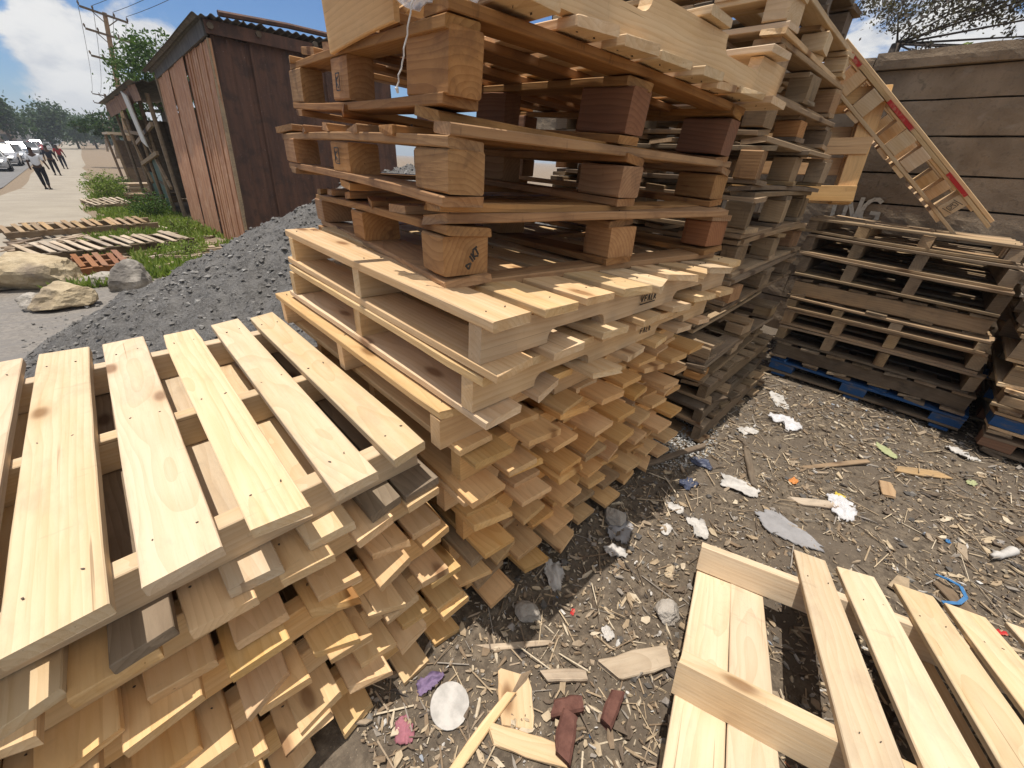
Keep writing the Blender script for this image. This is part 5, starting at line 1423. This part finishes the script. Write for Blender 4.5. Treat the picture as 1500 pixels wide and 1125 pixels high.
chunk('brick_piece', 'red brick fragment beside the tan offcut', 'brick', 0.50, 0.205, 0.10, 0.042, 0.035, 2.55 - math.pi, MAT['brickm'], 1, 'brick fragments')
chunk('brick_piece', 'red brick fragment nearest the bottom edge of the view', 'brick', 0.445, 0.165, 0.10, 0.05, 0.04, 0.5, MAT['brickm'], 2, 'brick fragments')
chunk('brick_piece', 'short red brick fragment closest to the single pallet', 'brick', 0.59, 0.115, 0.09, 0.04, 0.035, 0.2, MAT['brickm'], 3, 'brick fragments')
chunk('wood_offcut', 'tan wood offcut ending at the brick fragments', 'offcut', 0.56, 0.26, 0.13, 0.035, 0.02, -0.75, MAT['bleached'], 4)
chunk('wood_offcut', 'yellowish board piece with a white string mark', 'offcut', 0.41, 0.32, 0.13, 0.10, 0.012, 0.9, MAT['pale'], 5)
chunk('bark_piece', 'broad weathered bark piece left of the single pallet', 'bark', 0.76, 0.125, 0.21, 0.07, 0.02, -0.55, MAT['bleached'], 6)
chunk('wood_strip', 'long split strip pointing to the nearest stack', 'strip', 0.26, 0.325, 0.30, 0.028, 0.016, 0.10, MAT['pale'], 7)
chunk('wood_strip', 'pale splintered strip at the bottom edge of the view', 'strip', 0.36, 0.225, 0.20, 0.05, 0.012, -1.0, MAT['pale'], 8)
chunk('wood_strip', 'thin curved light strip at the shadow edge of the nearest stack', 'strip', 0.52, 0.42, 0.24, 0.02, 0.008, -0.66, MAT['bleached'], 9)
chunk('wood_strip', 'dark wood strip beside the large torn paper', 'strip', 2.03, 0.20, 0.34, 0.035, 0.02, 0.42, MAT['dark'], 10)
chunk('wood_strip', 'long grey strip lying in the middle of the yard', 'strip', 2.42, -0.10, 0.46, 0.03, 0.012, -0.62, MAT['grey'], 11)
chunk('wood_board', 'grey board scrap right of the blue strap', 'board', 1.80, -0.62, 0.26, 0.06, 0.015, 0.75, MAT['grey'], 12)
chunk('wood_board', 'tan board scrap beside the clear bag', 'board', 2.02, -0.11, 0.22, 0.05, 0.012, -0.9, MAT['bleached'], 13)
chunk('wood_board', 'small tan board scrap far in the sunlit yard', 'board', 2.40, -0.33, 0.13, 0.06, 0.012, 0.2, MAT['greytan'], 14)
chunk('wood_board', 'brown board scrap before the wall stack shadow', 'board', 2.72, -0.44, 0.24, 0.06, 0.012, -0.9, MAT['greytan'], 15)
chunk('wood_strip', 'dark stick in the shadow of the middle stack', 'strip', 1.78, 0.52, 0.5, 0.035, 0.02, -0.35, MAT['dark'], 16)
chunk('wood_board', 'grey plank scrap near the right border', 'board', 2.55, -0.86, 0.30, 0.07, 0.015, -0.5, MAT['grey'], 17)
for i, (x, y, r, lb) in enumerate(((0.98, 0.135, 0.05, 'dark angular stone beside the left edge of the single pallet'), (1.20, 0.50, 0.06, 'grey stone in the shade of the middle stack'), (0.62, 0.47, 0.05, 'round dark stone in shade between the stacks'))):
    rock(lb, (x, y), (r * 2, r * 1.7, r * 1.2), i, MAT['rockgrey'], 50 + i, 'stone', 'stones among the chips')

# wood chips, splinters, flakes and crumbs: uncountable
rc = random.Random(99)
def chips(n, area, lmin, lmax, flat, seed, power=2.2):
    mb = MB(); r = random.Random(seed)
    x0, x1, y0, y1 = area
    for _ in range(n):
        # denser close to the camera where they show
        x = x0 + (x1 - x0) * r.random() ** 1.25; y = r.uniform(y0, y1)
        cov = nz(x * 1.9, y * 1.9, 11) + 0.5 * nz(x * 5.5, y * 5.5, 4)
        if cov < -0.22 and r.random() < 0.75: continue
        L = lmin + (lmax - lmin) * r.random() ** power; w = L * (0.13 + 0.52 * r.random() ** 2) * (0.65 if L > 0.06 else 1); t = min(w, 0.011) * r.uniform(0.2, 0.7) + 0.0012
        z = gz(x, y) + t * 0.5 + r.uniform(0, 0.006)
        M = Matrix.Translation((x, y, z)) @ Euler((r.gauss(0, flat), r.gauss(0, flat), r.uniform(0, 6.28))).to_matrix().to_4x4()
        j = lambda: r.uniform(0.55, 1.1)
        k = r.choice((4, 5, 5, 6)); a0 = r.uniform(0, 6.28); pl = []
        for q in range(k):
            th = a0 + 2 * math.pi * (q + r.uniform(-0.22, 0.22)) / k
            pl.append((math.cos(th) * L / 2 * j(), math.sin(th) * w / 2 * j()))
        cur = r.uniform(-0.18, 0.18) * L
        up = [(x_, y_, t / 2 + cur * (2 * x_ / L) ** 2) for x_, y_ in pl]; dn = [(x_, y_, z_ - t) for x_, y_, z_ in up]
        mb.add(dn + up, [tuple(reversed(range(k))), tuple(range(k, 2 * k))] + [(q, (q + 1) % k, k + (q + 1) % k, k + q) for q in range(k)], 0, M)
    return mb


m_chip = island('wood_chip', [(0, (0.38, 0.29, 0.19)), (0.16, (0.24, 0.175, 0.115)), (0.32, (0.50, 0.40, 0.27)), (0.46, (0.15, 0.115, 0.085)), (0.58, (0.35, 0.275, 0.195)), (0.74, (0.30, 0.265, 0.225)), (0.86, (0.58, 0.49, 0.36)), (0.965, (0.10, 0.083, 0.07))], 0.85, 40, 0.4)
YA = (0.05, 4.2, -2.2, 0.72)
tag(chips(230, YA, 0.08, 0.17, 0.10, 9, 1.5).make('bark_flakes', m_chip), kind='stuff')
tag(chips(9000, YA, 0.016, 0.085, 0.22, 5, 3.0).make('wood_chips', m_chip), kind='stuff')
tag(chips(30000, YA, 0.005, 0.026, 0.4, 6, 1.5).make('wood_crumbs', m_chip), kind='stuff')
m_scrap = island('litter_flake', [(0, (0.56, 0.53, 0.49)), (0.45, (0.40, 0.37, 0.33)), (0.7, (0.62, 0.60, 0.56)), (0.9, (0.3, 0.33, 0.38)), (0.95, (0.5, 0.22, 0.12)), (0.975, (0.12, 0.25, 0.45))], 0.7, 30, 0.1)
tag(chips(2400, YA, 0.005, 0.04, 0.3, 7, 2.6).make('litter_flakes', m_scrap), kind='stuff')
mb = MB(); r = random.Random(8)
for _ in range(1500):
    x = 0.05 + 4 * r.random() ** 1.2; y = r.uniform(-2.1, 0.9); rr = 0.004 + 0.018 * r.random() ** 3
    lump(mb, (x, y, gz(x, y) + rr * 0.3), rr, r)
tag(mb.make('pebbles', island('pebble', [(0, (0.12, 0.11, 0.10)), (0.5, (0.2, 0.185, 0.165)), (0.85, (0.3, 0.27, 0.24))])), kind='stuff')
# straw-thin splinters
mb = MB(); r = random.Random(18)
for _ in range(2300):
    x = 0.05 + 4 * r.random() ** 1.2; y = r.uniform(-2.1, 0.7); L = r.uniform(0.03, 0.13); a = r.uniform(0, 6.28); z = gz(x, y) + 0.006
    d = Vector((math.cos(a), math.sin(a), r.gauss(0, 0.07))) * L
    mb.beam(Vector((x, y, z)), Vector((x, y, z + 0.002)) + d, r.uniform(0.0015, 0.005), r.uniform(0.001, 0.003))
tag(mb.make('splinters', m_chip), kind='stuff')
# a little heap of spilled light gravel between the middle and dark stacks
mb = MB(); r = random.Random(28)
for _ in range(1500):
    a = r.uniform(0, 6.28); d = 0.34 * r.random() ** 0.6; x = 1.98 + math.cos(a) * d; y = 0.56 + math.sin(a) * d * 0.5; rr = r.uniform(0.003, 0.008)
    lump(mb, (x, y, gz(x, y) + 0.03 * (1 - d / 0.34) + rr * 0.3), rr, r)
tag(mb.make('light_gravel', island('light_gravel', [(0, (0.3, 0.29, 0.27)), (0.5, (0.4, 0.39, 0.37)), (0.8, (0.5, 0.49, 0.46))])), kind='stuff')

# ------------------------------------------------------------------ light haze in the air down the road
hb = MB(); hb.box(-1200, 1200, -1200, 1400, -14, 45)
hm = bpy.data.materials.new('haze_air'); hm.use_nodes = True; hn = NT(hm.node_tree)
hv = hn.n('ShaderNodeVolumePrincipled', {'Color': (0.86, 0.92, 1.0, 1), 'Density': 0.0008, 'Anisotropy': 0.2})
hn.t.links.new(hv.outputs[0], hn.n('ShaderNodeOutputMaterial').inputs['Volume'])
tag(hb.make('haze', hm), kind='stuff')
